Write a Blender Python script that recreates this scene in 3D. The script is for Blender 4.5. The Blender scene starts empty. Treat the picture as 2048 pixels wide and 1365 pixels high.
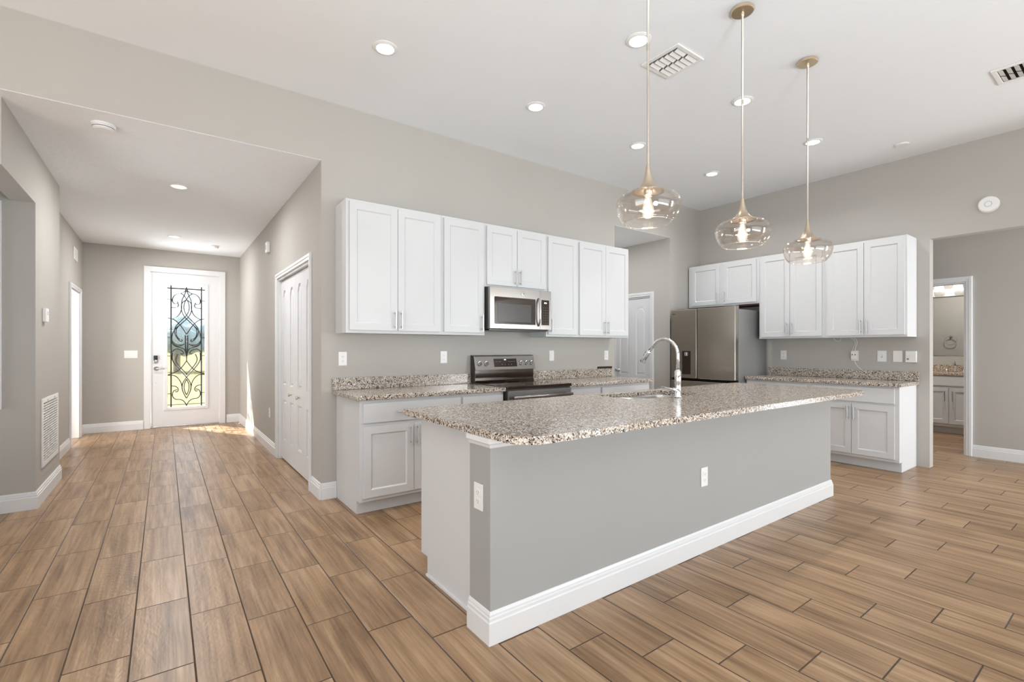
import bpy, bmesh, math, random
from math import radians as R, sin, cos, pi
from mathutils import Vector, Matrix
random.seed(7)
sc = bpy.context.scene
COL = sc.collection

# ---------------------------------------------------------------- camera
cam_d = bpy.data.cameras.new('camera'); cam = bpy.data.objects.new('camera', cam_d); COL.objects.link(cam)
FPX = 955.2
cam_d.sensor_fit = 'HORIZONTAL'; cam_d.sensor_width = 36.0
cam_d.lens = FPX / 2048 * 36.0
cam_d.shift_x = 0.0
cam_d.shift_y = (697.0 - 682.5) / 2048
cam_d.clip_start = 0.05
cam.location = (0, 0, 1.27)
cam.rotation_euler = (R(90), 0, -math.atan2(.5888, .8083))
sc.camera = cam

# ---------------------------------------------------------------- world, sun, exposure
w = bpy.data.worlds.new('sky'); sc.world = w; w.use_nodes = True
bg = w.node_tree.nodes['Background']
bg.inputs[0].default_value = (0.88, 0.945, 1.0, 1); bg.inputs[1].default_value = 2.3
sc.view_settings.view_transform = 'Standard'; sc.view_settings.look = 'None'
sc.view_settings.exposure = 0.13; sc.view_settings.gamma = 1.0
sc.view_settings.use_curve_mapping = False
sc.cycles.use_denoising = True
sc.cycles.max_bounces = 14; sc.cycles.diffuse_bounces = 7; sc.cycles.glossy_bounces = 6
sc.cycles.transmission_bounces = 10; sc.cycles.transparent_max_bounces = 16
sc.cycles.caustics_refractive = False; sc.cycles.caustics_reflective = False
sc.cycles.sample_clamp_indirect = 6.0

def lamp(name, kind, loc, power, color=(1, 1, 1), aim=None, **kw):
    d = bpy.data.lights.new(name, kind); d.energy = power; d.color = color
    for k, v in kw.items(): setattr(d, k, v)
    o = bpy.data.objects.new(name, d); COL.objects.link(o); o.location = loc
    if aim is not None: o.rotation_euler = Vector(aim).to_track_quat('-Z', 'Y').to_euler()
    return o
lamp('sun', 'SUN', (2, 14, 8), 42.0, (1.0, 0.94, 0.84), aim=(0.45, -0.78, -1.0), angle=R(0.6))
# daylight at the left opening, plus unseen fill lamps added for brightness
WIN = (0.82, 0.925, 1.0)
lamp('rear_fill', 'AREA', (2.6, -4.45, 0.5), 85, WIN, aim=(0, 0.7, 1), shape='RECTANGLE', size=4.6, size_y=0.9)  # added lamp near the rear wall, aimed up to brighten the kitchen ceiling
lamp('daylight_left', 'AREA', (-3.55, 0.2, 1.2), 62, WIN, aim=(1, 0, 0.9), shape='RECTANGLE', size=4.0, size_y=2.0)
lamp('passage_fill', 'AREA', (7.17, -4.4, 1.5), 200, (.95, 0.97, .98), aim=(0, 1, 0.2), shape='RECTANGLE', size=0.9, size_y=2.3)  # added lamp at the unseen passage end, brightens the passage wall
lamp('side_room_fill', 'AREA', (-2.9, 8.0, 0.9), 190, (.98, 0.95, 0.92), aim=(1, 0.1, 0.7), shape='RECTANGLE', size=2.0, size_y=1.4)  # added lamp in the closed side room, aimed up to lift the hall
lamp('left_passage_fill', 'AREA', (-2.7, 4.75, 0.8), 16, (.90, 0.96, 1.0), aim=(1, 0.1, 0.9), shape='RECTANGLE', size=0.7, size_y=1.2)  # added lamp out of view, throws light up at the hall ceiling
lamp('kitchen_ceiling_fill', 'AREA', (7.2, -0.2, 0.35), 8, (.90, .96, 1.0), aim=(-.75, .55, 1), shape='RECTANGLE', size=0.7, size_y=0.7)  # added lamp hidden in the passage to brighten the far kitchen ceiling
lamp('niche_fill', 'AREA', (5.0, 4.80, 2.825), 9, (.97, .98, 1.0), aim=(0, 0, -1), shape='DISK', size=.3)  # added lamp without a fixture, brightens the dark niche
# added lamp outside, below view, lifting the hall ceiling through the door glass
lamp('entry_fill', 'AREA', (0.2, 11.2, -0.06), 620, (.95, .97, 1.0), aim=(0, 0, 1), shape='RECTANGLE', size=2.6, size_y=2.0)
# photographer's flash beside the camera, bounced off the ceiling
lamp('bounce_flash', 'SPOT', (0.6, -1.4, 1.0), 372, (.81, .925, 1.0), aim=(0.3, 0.5, 1), spot_size=R(165), spot_blend=1.0, shadow_soft_size=.5)

# ---------------------------------------------------------------- materials
def mat(name):
    m = bpy.data.materials.new(name); m.use_nodes = True
    nt = m.node_tree; b = nt.nodes['Principled BSDF']
    return m, nt, b
def lin(c):
    return tuple(((v / 255) / 12.92 if v / 255 <= .04045 else ((v / 255 + .055) / 1.055) ** 2.4) for v in c)
def simple(name, col, rough=.5, metal=0., bump=0., bscale=200., spec=.5, coat=0., var=0.0):
    m, nt, b = mat(name); N = nt.nodes; L = nt.links
    b.inputs['Base Color'].default_value = (*col, 1); b.inputs['Roughness'].default_value = rough
    b.inputs['Metallic'].default_value = metal; b.inputs['Specular IOR Level'].default_value = spec
    b.inputs['Coat Weight'].default_value = coat
    tc = N.new('ShaderNodeTexCoord')
    if var > 0:
        n = N.new('ShaderNodeTexNoise'); n.inputs['Scale'].default_value = 3.0
        L.new(tc.outputs['Object'], n.inputs['Vector'])
        mx = N.new('ShaderNodeMix'); mx.data_type = 'RGBA'
        mx.inputs[6].default_value = (*[v * (1 - var) for v in col], 1); mx.inputs[7].default_value = (*[min(1, v * (1 + var)) for v in col], 1)
        L.new(n.outputs['Fac'], mx.inputs[0]); L.new(mx.outputs[2], b.inputs['Base Color'])
    if bump > 0:
        n2 = N.new('ShaderNodeTexNoise'); n2.inputs['Scale'].default_value = bscale; n2.inputs['Detail'].default_value = 3
        L.new(tc.outputs['Object'], n2.inputs['Vector'])
        bp = N.new('ShaderNodeBump'); bp.inputs['Strength'].default_value = bump; bp.inputs['Distance'].default_value = .002
        L.new(n2.outputs['Fac'], bp.inputs['Height']); L.new(bp.outputs['Normal'], b.inputs['Normal'])
    return m
def emit(name, col, s):
    m, nt, b = mat(name)
    b.inputs['Base Color'].default_value = (*col, 1); b.inputs['Emission Color'].default_value = (*col, 1)
    b.inputs['Emission Strength'].default_value = s; b.inputs['Roughness'].default_value = .4
    return m

M = {}
M['wall'] = simple('greige_wall_paint', (.465, .447, .417), .75, bump=.12, bscale=160, spec=.25, var=.015)
M['island_paint'] = simple('grey_island_paint', (.375, .374, .366), .7, bump=.10, bscale=160, spec=.25, var=.015)
M['ceil'] = simple('ceiling_paint', (.86, .89, .92), .9, spec=.1)
def ceil_tex():
    m, nt, b = mat('knockdown_ceiling'); N = nt.nodes; L = nt.links
    b.inputs['Base Color'].default_value = (.86, .89, .92, 1); b.inputs['Roughness'].default_value = .9; b.inputs['Specular IOR Level'].default_value = .1
    tc = N.new('ShaderNodeTexCoord'); n = N.new('ShaderNodeTexNoise'); n.inputs['Scale'].default_value = 22; n.inputs['Detail'].default_value = 4
    L.new(tc.outputs['Object'], n.inputs['Vector'])
    r = N.new('ShaderNodeValToRGB'); r.color_ramp.elements[0].position = .5; r.color_ramp.elements[1].position = .58
    L.new(n.outputs['Fac'], r.inputs[0]); bp = N.new('ShaderNodeBump'); bp.inputs['Strength'].default_value = .35; bp.inputs['Distance'].default_value = .003
    L.new(r.outputs[0], bp.inputs['Height']); L.new(bp.outputs['Normal'], b.inputs['Normal']); return m
M['ceil_tex'] = ceil_tex()
M['white'] = simple('white_cabinet_lacquer', (.65, .66, .67), .55, spec=.22)
M['trim'] = simple('white_trim_enamel', (.76, .77, .785), .32, spec=.45)
M['door'] = simple('white_door_enamel', (.73, .74, .76), .34, spec=.45)
M['plastic'] = simple('white_plastic', (.83, .83, .82), .35)
M['plastic_grey'] = simple('slot_grey', (.20, .20, .20), .5)
M['black'] = simple('black_plastic', (.012, .011, .011), .3)
M['gap'] = simple('dark_gap', (.01, .009, .008), .8, spec=.1)
M['nickel'] = simple('brushed_nickel', (.62, .61, .60), .28, metal=1.)
M['chrome'] = simple('chrome', (.86, .87, .88), .06, metal=1.)
M['champagne'] = simple('champagne_metal', (.60, .54, .46), .28, metal=1.)
M['bell'] = simple('tan_brushed_metal', (.60, .50, .38), .30, metal=1.)
M['canopy'] = simple('satin_brass_metal', (.78, .64, .45), .35, metal=1.)
M['darkglass'] = simple('black_glass', (.022, .010, .006), .07, coat=.6)  # red-brown reflection of the floor is put into the base colour
M['screen'] = simple('smoked_window_mesh', (.035, .032, .029), .3)
M['darkside'] = simple('dark_brown_enamel', (.035, .028, .02), .4)
M['fridge_side'] = simple('grey_enamel', (.20, .20, .20), .42)
M['came'] = simple('black_lead_came', (.014, .016, .018), .45)
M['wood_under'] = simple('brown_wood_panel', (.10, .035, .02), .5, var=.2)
M['sinksteel'] = simple('satin_steel', (.55, .55, .54), .3, metal=1.)
M['lawn'] = simple('dry_lawn', (.125, .118, .062), .9, spec=0., bump=.5, bscale=30, var=.3)
M['leaf'] = simple('hazed_foliage', (.22, .28, .30), .9, spec=0., var=.4)  # distance haze is mixed into the foliage colour
M['bark'] = simple('bark', (.12, .09, .06), .8)
M['concrete'] = simple('porch_concrete', (.5, .49, .46), .8, var=.1)
M['led'] = emit('led_diffuser', (1.0, .98, .94), 9.0)
M['led_hall'] = emit('led_diffuser_hall', (1.0, .96, .86), 2.0)
M['filament'] = emit('filament', (1.0, .88, .68), 9.0)
M['display'] = emit('clock_digits', (.85, .9, 1.0), 3.0)
M['vanity_shade'] = emit('lit_frosted_shade', (1.0, .97, .92), 1.6)
M['brownpaper'] = simple('dark_brown_plastic', (.03, .012, .012), .35)

def steel(nm, col, rough=.26):
    m, nt, b = mat(nm); N = nt.nodes; L = nt.links
    b.inputs['Base Color'].default_value = (*col, 1); b.inputs['Metallic'].default_value = 1; b.inputs['Roughness'].default_value = rough
    b.inputs['Anisotropic'].default_value = .5
    tc = N.new('ShaderNodeTexCoord'); mp = N.new('ShaderNodeMapping'); mp.inputs['Scale'].default_value = (4, 4, 700)
    L.new(tc.outputs['Object'], mp.inputs[0]); n = N.new('ShaderNodeTexNoise'); n.inputs['Scale'].default_value = 1.0
    L.new(mp.outputs[0], n.inputs['Vector']); bp = N.new('ShaderNodeBump'); bp.inputs['Strength'].default_value = .05; bp.inputs['Distance'].default_value = .001
    L.new(n.outputs['Fac'], bp.inputs['Height']); L.new(bp.outputs['Normal'], b.inputs['Normal'])
    return m
M['steel'] = steel('brushed_stainless', (.36, .35, .34))
M['steel_fridge'] = steel('warm_brushed_stainless', (.44, .40, .345), .22)

def thin_glass(name, tint, gloss=.06, rough=.02, edge=.5):
    m, nt, b = mat(name); N = nt.nodes; L = nt.links; out = N['Material Output']
    t = N.new('ShaderNodeBsdfTransparent'); t.inputs[0].default_value = (*tint, 1)
    g = N.new('ShaderNodeBsdfGlossy'); g.inputs['Roughness'].default_value = rough; g.inputs['Color'].default_value = (1, .98, .95, 1)
    fr = N.new('ShaderNodeLayerWeight'); fr.inputs[0].default_value = .35
    mr = N.new('ShaderNodeMapRange'); mr.inputs[3].default_value = gloss; mr.inputs[4].default_value = edge
    L.new(fr.outputs['Facing'], mr.inputs[0]); mr.inputs[1].default_value = .35
    mx = N.new('ShaderNodeMixShader'); L.new(mr.outputs[0], mx.inputs[0]); L.new(t.outputs[0], mx.inputs[1]); L.new(g.outputs[0], mx.inputs[2])
    L.new(mx.outputs[0], out.inputs[0]); return m
M['glass'] = thin_glass('pale_smoke_glass', (.955, .94, .925))
M['rimglass'] = thin_glass('bright_glass_rim', (.98, .97, .95), .35, .08, .8)
def glow_glass():
    m = thin_glass('glowing_bulb_glass', (.98, .96, .92), .05, .02, .4); nt = m.node_tree; N = nt.nodes; L = nt.links
    out = N['Material Output']; prev = out.inputs[0].links[0].from_socket
    e = N.new('ShaderNodeEmission'); e.inputs[0].default_value = (1, .90, .72, 1); e.inputs[1].default_value = 1.5
    mx = N.new('ShaderNodeMixShader'); mx.inputs[0].default_value = .30; L.new(prev, mx.inputs[1]); L.new(e.outputs[0], mx.inputs[2]); L.new(mx.outputs[0], out.inputs[0])
    return m
M['bulbglass'] = glow_glass()
def art_glass():
    m, nt, b = mat('textured_clear_glass'); N = nt.nodes; L = nt.links; out = N['Material Output']
    t = N.new('ShaderNodeBsdfTransparent'); t.inputs[0].default_value = (.97, .985, 1.0, 1)
    rf = N.new('ShaderNodeBsdfRefraction'); rf.inputs['Roughness'].default_value = .06; rf.inputs['IOR'].default_value = 1.06
    rf.inputs['Color'].default_value = (.97, .99, 1, 1)
    g = N.new('ShaderNodeBsdfGlossy'); g.inputs['Roughness'].default_value = .15
    tc = N.new('ShaderNodeTexCoord'); v = N.new('ShaderNodeTexVoronoi'); v.inputs['Scale'].default_value = 120
    L.new(tc.outputs['Object'], v.inputs['Vector']); bp = N.new('ShaderNodeBump'); bp.inputs['Strength'].default_value = .3; bp.inputs['Distance'].default_value = .004
    L.new(v.outputs['Distance'], bp.inputs['Height'])
    for s in (rf, g): L.new(bp.outputs['Normal'], s.inputs['Normal'])
    m1 = N.new('ShaderNodeMixShader'); m1.inputs[0].default_value = .22; L.new(t.outputs[0], m1.inputs[1]); L.new(rf.outputs[0], m1.inputs[2])
    m2 = N.new('ShaderNodeMixShader'); m2.inputs[0].default_value = .07; L.new(m1.outputs[0], m2.inputs[1]); L.new(g.outputs[0], m2.inputs[2])
    L.new(m2.outputs[0], out.inputs[0]); return m
M['artglass'] = art_glass()
M['mirror'] = simple('mirror_silver', (.80, .81, .80), .01, metal=1.)

def granite(name, warm=1.0):
    m, nt, b = mat(name); N = nt.nodes; L = nt.links
    tc = N.new('ShaderNodeTexCoord')
    nz = N.new('ShaderNodeTexNoise'); nz.inputs['Scale'].default_value = 60; nz.inputs['Detail'].default_value = 2
    L.new(tc.outputs['Object'], nz.inputs['Vector'])
    ad = N.new('ShaderNodeVectorMath'); ad.operation = 'MULTIPLY_ADD'; ad.inputs[1].default_value = (.010, .010, .010)
    L.new(nz.outputs['Color'], ad.inputs[0]); L.new(tc.outputs['Object'], ad.inputs[2])
    v = N.new('ShaderNodeTexVoronoi'); v.inputs['Scale'].default_value = 150; L.new(ad.outputs[0], v.inputs['Vector'])
    r = N.new('ShaderNodeValToRGB'); r.color_ramp.interpolation = 'CONSTANT'
    cols = [(0, (.025, .02, .018)), (.13, (.20, .155, .12)), (.25, (.42, .33, .25)), (.42, (.54, .465, .39)), (.62, (.67, .61, .545)), (.84, (.36, .33, .31)), (.93, (.86, .82, .77))]
    e = r.color_ramp.elements
    while len(e) < len(cols): e.new(.5)
    for k, (p, c) in enumerate(cols):
        e[k].position = p; e[k].color = (c[0] * warm, c[1], c[2] / warm, 1)
    sep = N.new('ShaderNodeSeparateColor'); L.new(v.outputs['Color'], sep.inputs[0]); L.new(sep.outputs[0], r.inputs[0])
    v2 = N.new('ShaderNodeTexVoronoi'); v2.inputs['Scale'].default_value = 260; L.new(ad.outputs[0], v2.inputs['Vector'])
    s2 = N.new('ShaderNodeSeparateColor'); L.new(v2.outputs['Color'], s2.inputs[0])
    gt = N.new('ShaderNodeMath'); gt.operation = 'LESS_THAN'; gt.inputs[1].default_value = .10; L.new(s2.outputs[1], gt.inputs[0])
    mx = N.new('ShaderNodeMix'); mx.data_type = 'RGBA'; L.new(gt.outputs[0], mx.inputs[0]); L.new(r.outputs[0], mx.inputs[6]); mx.inputs[7].default_value = (.03, .024, .02, 1)
    L.new(mx.outputs[2], b.inputs['Base Color']); b.inputs['Roughness'].default_value = .16
    return m
M['granite'] = granite('speckled_granite')
M['granite_warm'] = granite('gold_speckled_granite', 1.1)

def tile_floor():
    m, nt, b = mat('wood_look_plank_tile'); N = nt.nodes; L = nt.links
    def math_(op, a, c=None):
        n = N.new('ShaderNodeMath'); n.operation = op
        for i, x in enumerate((a, c)):
            if x is None: continue
            if isinstance(x, (int, float)): n.inputs[i].default_value = x
            else: L.new(x, n.inputs[i])
        return n.outputs[0]
    tc = N.new('ShaderNodeTexCoord'); sp = N.new('ShaderNodeSeparateXYZ'); L.new(tc.outputs['Object'], sp.inputs[0])
    X, Y = sp.outputs[0], sp.outputs[1]
    W_, L_ = .2125, .6265
    u = math_('DIVIDE', math_('ADD', X, .112), W_); k = math_('FLOOR', u); fu = math_('SUBTRACT', u, k)
    yy = math_('DIVIDE', math_('ADD', math_('SUBTRACT', Y, 2.943), math_('MULTIPLY', k, .2090)), L_)
    n_ = math_('FLOOR', yy); fv = math_('SUBTRACT', yy, n_)
    du = math_('MULTIPLY', math_('MINIMUM', fu, math_('SUBTRACT', 1., fu)), W_)
    dv = math_('MULTIPLY', math_('MINIMUM', fv, math_('SUBTRACT', 1., fv)), L_)
    d = math_('MINIMUM', du, dv)
    grout = math_('LESS_THAN', d, .0030)
    cb = N.new('ShaderNodeCombineXYZ'); L.new(k, cb.inputs[0]); L.new(n_, cb.inputs[1])
    wn = N.new('ShaderNodeTexWhiteNoise'); wn.noise_dimensions = '3D'; L.new(cb.outputs[0], wn.inputs['Vector'])
    # per-tile shifted grain coordinates
    off = N.new('ShaderNodeVectorMath'); off.operation = 'MULTIPLY_ADD'; off.inputs[1].default_value = (13, 17, 11)
    L.new(wn.outputs['Color'], off.inputs[0]); L.new(tc.outputs['Object'], off.inputs[2])
    def noise(scale, sx, sy, detail, dist=0.):
        mp = N.new('ShaderNodeMapping'); mp.inputs['Scale'].default_value = (sx, sy, 1); L.new(off.outputs[0], mp.inputs[0])
        n = N.new('ShaderNodeTexNoise'); n.inputs['Scale'].default_value = scale; n.inputs['Detail'].default_value = detail
        n.inputs['Distortion'].default_value = dist; L.new(mp.outputs[0], n.inputs['Vector']); return n.outputs['Fac']
    g1 = noise(1., 20, 1.1, 3, .6); g2 = noise(1., 85, 3.2, 3, .3); g3 = noise(1., 4, 2.0, 2, .4)
    s = math_('ADD', math_('MULTIPLY', g1, .50), math_('ADD', math_('MULTIPLY', g2, .30), math_('MULTIPLY', g3, .20)))
    s = math_('ADD', s, math_('MULTIPLY', math_('SUBTRACT', wn.outputs['Value'], .5), .06))
    r = N.new('ShaderNodeValToRGB'); e = r.color_ramp.elements
    cols = [(.32, (100, 72, 47)), (.44, (137, 108, 78)), (.53, (160, 129, 97)), (.65, (182, 153, 122))]
    while len(e) < len(cols): e.new(.5)
    for i, (p, c) in enumerate(cols): e[i].position = p; e[i].color = (*lin(c), 1)
    L.new(s, r.inputs[0])
    mx = N.new('ShaderNodeMix'); mx.data_type = 'RGBA'; L.new(grout, mx.inputs[0]); L.new(r.outputs[0], mx.inputs[6]); mx.inputs[7].default_value = (*lin((66, 43, 22)), 1)
    L.new(mx.outputs[2], b.inputs['Base Color'])
    # relief: ring-like wood relief, grout groove
    mp = N.new('ShaderNodeMapping'); mp.inputs['Scale'].default_value = (1, .28, 1); L.new(off.outputs[0], mp.inputs[0])
    wv = N.new('ShaderNodeTexWave'); wv.wave_type = 'RINGS'; wv.inputs['Scale'].default_value = 28; wv.inputs['Distortion'].default_value = 7; wv.inputs['Detail'].default_value = 2; wv.inputs['Detail Scale'].default_value = 1.2
    L.new(mp.outputs[0], wv.inputs['Vector'])
    edge = N.new('ShaderNodeMapRange'); edge.inputs[1].default_value = .0; edge.inputs[2].default_value = .004; L.new(d, edge.inputs[0])
    h = math_('ADD', math_('MULTIPLY', wv.outputs['Fac'], .20), math_('MULTIPLY', edge.outputs[0], 1.2))
    h = math_('ADD', h, math_('MULTIPLY', g2, .25))
    bp = N.new('ShaderNodeBump'); bp.inputs['Strength'].default_value = .8; bp.inputs['Distance'].default_value = .0022
    L.new(h, bp.inputs['Height']); L.new(bp.outputs['Normal'], b.inputs['Normal'])
    b.inputs['Roughness'].default_value = .33; b.inputs['Specular IOR Level'].default_value = .55
    return m
M['floor'] = tile_floor()

# ---------------------------------------------------------------- mesh helpers
def box(bm, x0, x1, y0, y1, z0, z1):
    vs = [bm.verts.new(p) for p in ((x0, y0, z0), (x1, y0, z0), (x1, y1, z0), (x0, y1, z0), (x0, y0, z1), (x1, y0, z1), (x1, y1, z1), (x0, y1, z1))]
    for f in ((3, 2, 1, 0), (4, 5, 6, 7), (0, 1, 5, 4), (1, 2, 6, 5), (2, 3, 7, 6), (3, 0, 4, 7)): bm.faces.new([vs[i] for i in f])
    return bm
def boxes(*bs):
    bm = bmesh.new()
    for b_ in bs: box(bm, *b_)
    return bm
def obj(name, bm, m, parent=None, bevel=0., smooth=False, seg=2):
    me = bpy.data.meshes.new(name); bmesh.ops.recalc_face_normals(bm, faces=bm.faces); bm.to_mesh(me); bm.free()
    o = bpy.data.objects.new(name, me); COL.objects.link(o)
    if m is not None: me.materials.append(M[m] if isinstance(m, str) else m)
    if smooth:
        for p in me.polygons: p.use_smooth = True
    if bevel > 0:
        md = o.modifiers.new('bevel', 'BEVEL'); md.width = bevel; md.segments = seg; md.limit_method = 'ANGLE'; md.angle_limit = R(40)
    if parent is not None: o.parent = parent
    return o
def tag(o, label, cat, group=None, kind=None):
    o['label'] = label; o['category'] = cat
    if group: o['group'] = group
    if kind: o['kind'] = kind
    return o
def thing(name, label, cat, loc=(0, 0, 0), rz=0., group=None, kind=None):
    o = bpy.data.objects.new(name, None); COL.objects.link(o); o.location = loc; o.rotation_euler = (0, 0, rz)
    o.empty_display_size = .1
    return tag(o, label, cat, group, kind)
def struct(name, bm, m, label, cat, parent=None, bevel=0.):
    o = obj(name, bm, m, parent, bevel)
    return tag(o, label, cat, kind='structure')
def lathe(bm, prof, n=32, origin=(0, 0, 0), axis='Z', cap0=False, cap1=False):
    rings = []
    for (r, z) in prof:
        ring = []
        for i in range(n):
            a = 2 * pi * i / n; c, s = r * cos(a), r * sin(a)
            p = {'Z': (c, s, z), 'Y': (c, z, s), 'X': (z, c, s)}[axis]
            ring.append(bm.verts.new((p[0] + origin[0], p[1] + origin[1], p[2] + origin[2])))
        rings.append(ring)
    for a_, b_ in zip(rings, rings[1:]):
        for i in range(n): bm.faces.new((a_[i], a_[(i + 1) % n], b_[(i + 1) % n], b_[i]))
    if cap0: bm.faces.new(rings[0])
    if cap1: bm.faces.new(rings[-1])
    return bm
def tube(bm, pts, r, n=8, cap=True, closed=False):
    pts = [Vector(p) for p in pts]; rings = []; N_ = len(pts); up = None
    for i, p in enumerate(pts):
        if closed: t = pts[(i + 1) % N_] - pts[i - 1]
        else: t = (pts[min(i + 1, N_ - 1)] - pts[max(i - 1, 0)])
        t.normalize()
        if up is None:
            up = Vector((0, 0, 1)) if abs(t.z) < .9 else Vector((0, 1, 0))
        a = t.cross(up)
        if a.length < 1e-5: a = t.cross(Vector((1, 0, 0)))
        a.normalize(); b_ = a.cross(t); b_.normalize(); up = b_
        rr = r[i] if isinstance(r, (list, tuple)) else r
        rings.append([bm.verts.new(p + a * (rr * cos(2 * pi * k / n)) + b_ * (rr * sin(2 * pi * k / n))) for k in range(n)])
    pairs = list(zip(rings, rings[1:])) + ([(rings[-1], rings[0])] if closed else [])
    for a, b_ in pairs:
        for k in range(n): bm.faces.new((a[k], a[(k + 1) % n], b_[(k + 1) % n], b_[k]))
    if cap and not closed: bm.faces.new(rings[0]); bm.faces.new(rings[-1])
    return bm
def offset_poly(poly, d):
    n = len(poly); out = []
    area = sum(poly[i][0] * poly[(i + 1) % n][1] - poly[(i + 1) % n][0] * poly[i][1] for i in range(n))
    s = 1 if area > 0 else -1
    for i in range(n):
        p0, p1, p2 = Vector(poly[i - 1]), Vector(poly[i]), Vector(poly[(i + 1) % n])
        e1 = (p1 - p0).normalized(); e2 = (p2 - p1).normalized()
        n1 = Vector((-e1.y, e1.x)) * s; n2 = Vector((-e2.y, e2.x)) * s
        m = n1 + n2; m = m / max(m.dot(n1), .3)
        out.append(tuple(p1 + m * d))
    return out
def panel_slab(bm, outline, t, holes, prof, y0=0.):
    """Slab in the XZ plane, front face at y0-t (towards -Y), back at y0. Each hole polygon steps by prof [(inset, depth)...] to a recessed panel."""
    yf = y0 - t
    def loop(poly, y):
        vs = [bm.verts.new((p[0], y, p[1])) for p in poly]
        es = [bm.edges.new((vs[i], vs[(i + 1) % len(vs)])) for i in range(len(vs))]
        return vs, es
    ov, oe = loop(outline, yf); allE = list(oe); hl = []
    for h in holes:
        hv, he = loop(h, yf); allE += he; hl.append((h, hv))
    bmesh.ops.triangle_fill(bm, use_beauty=True, use_dissolve=False, edges=allE)
    bv = [bm.verts.new((p[0], y0, p[1])) for p in outline]
    n = len(bv)
    for i in range(n): bm.faces.new((ov[i], ov[(i + 1) % n], bv[(i + 1) % n], bv[i]))
    bm.faces.new(bv)
    for h, hv in hl:
        prev = hv
        for (ins, dep) in prof:
            pp = offset_poly(h, ins); cur = [bm.verts.new((p[0], yf + dep, p[1])) for p in pp]
            for i in range(len(cur)): bm.faces.new((prev[i], prev[(i + 1) % len(cur)], cur[(i + 1) % len(cur)], cur[i]))
            prev = cur
        bm.faces.new(prev)
    return bm
def rect(x0, x1, z0, z1): return [(x0, z0), (x1, z0), (x1, z1), (x0, z1)]
def rrect(x0, x1, z0, z1, r, n=6):
    out = []
    for cx, cz, a0 in ((x1 - r, z0 + r, -90), (x1 - r, z1 - r, 0), (x0 + r, z1 - r, 90), (x0 + r, z0 + r, 180)):
        for i in range(n + 1):
            a = R(a0 + 90 * i / n); out.append((cx + r * cos(a), cz + r * sin(a)))
    return out
def plate(bm, outline, z0, z1, holes=()):
    """Horizontal plate from XY outlines with holes."""
    def fill(z):
        E = []; Ls = []
        for poly in [outline] + list(holes):
            vs = [bm.verts.new((p[0], p[1], z)) for p in poly]
            E += [bm.edges.new((vs[i], vs[(i + 1) % len(vs)])) for i in range(len(vs))]; Ls.append(vs)
        bmesh.ops.triangle_fill(bm, use_beauty=True, use_dissolve=False, edges=E); return Ls
    A = fill(z0); B = fill(z1)
    for a, b_ in zip(A, B):
        n = len(a)
        for i in range(n): bm.faces.new((a[i], a[(i + 1) % n], b_[(i + 1) % n], b_[i]))
    return bm
BASE = [(0, 0), (.016, 0), (.016, .094), (.012, .100), (.012, .113), (.008, .117), (.008, .126), (.0035, .136), (0, .138)]
def base_run(name, pts, label, side=1, prof=BASE, mname='trim'):
    """Mitred baseboard along a polyline; side=+1 puts the face to the left of the walking direction."""
    bm = bmesh.new(); n = len(pts); P_ = [Vector(p) for p in pts]; rings = []
    for i in range(n):
        nn = []
        if i > 0: e = (P_[i] - P_[i - 1]).normalized(); nn.append(Vector((-e.y, e.x)) * side)
        if i < n - 1: e = (P_[i + 1] - P_[i]).normalized(); nn.append(Vector((-e.y, e.x)) * side)
        m = nn[0] if len(nn) == 1 else (nn[0] + nn[1]) / max(.2, (nn[0] + nn[1]).dot(nn[0]))
        rings.append([bm.verts.new((P_[i].x + m.x * (d + .0006), P_[i].y + m.y * (d + .0006), z + .0005)) for d, z in prof])
    k = len(prof)
    for a, b_ in zip(rings, rings[1:]):
        for i in range(k): bm.faces.new((a[i], a[(i + 1) % k], b_[(i + 1) % k], b_[i]))
    bm.faces.new(rings[0]); bm.faces.new(rings[-1])
    return struct(name, bm, mname, label, 'baseboard')

# ---------------------------------------------------------------- setting
YW, XR, XH, XL, XL2, YD, HC, HH = 4.169, 6.56, 1.062, -.822, -.975, 9.47, 3.352, 2.845
XF, XN, XN0 = 7.673, 5.818, 4.66
fl = boxes((-6, 11, -5, 10.2, -.05, 0)); struct('floor', fl, 'floor', 'wood-look plank tile floor running through kitchen and hall', 'floor')
struct('ceiling', boxes((-3.72, 6.68, -4.72, YW + .12, HC, HC + .1)), 'ceil', 'high smooth white kitchen ceiling with recessed lights', 'ceiling')
struct('ceiling_hall', boxes((-3.2, 4.6, YW + .1203, 9.62, HH, HH + .1), (XL - .14, XH - .0005, YW + .0008, YW + .1203, HH, HH + .003)), 'ceil_tex', 'lower textured white ceiling over the entry hall', 'ceiling')
struct('ceiling_niche', boxes((XN0 - .05, 6.68, YW + .1203, 5.6, HH, HH + .1), (XN0 + .0005, XN - .0005, YW + .0008, YW + .1203, HH, HH + .003)), 'ceil', 'white ceiling inside the pantry niche', 'ceiling')
struct('ceiling_passage', boxes((6.681, 10.2, -4.72, 4.3, HH, HH + .1)), 'ceil', 'white ceiling of the passage beyond the right wall', 'ceiling')
struct('wall_kitchen', boxes((-3.72, XH, YW, YW + .12, HH + .0035, HC), (-3.72, XL - .145, YW, YW + .12, 0, HH), (XH, XN0, YW, YW + .12, 0, HC), (XN0, XN, YW, YW + .12, HH + .0035, HC), (XN, 6.68, YW, YW + .12, 0, HC)),
       'wall', 'tall greige wall behind the stove, open to the hall on its left', 'wall')
struct('wall_right', boxes((XR, XR + .12, 1.485, YW - .0005, 0, HC), (XR, XR + .12, -4.6, 1.485, 2.43, HC)), 'wall', 'greige wall behind the refrigerator with wide opening', 'wall')
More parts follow.
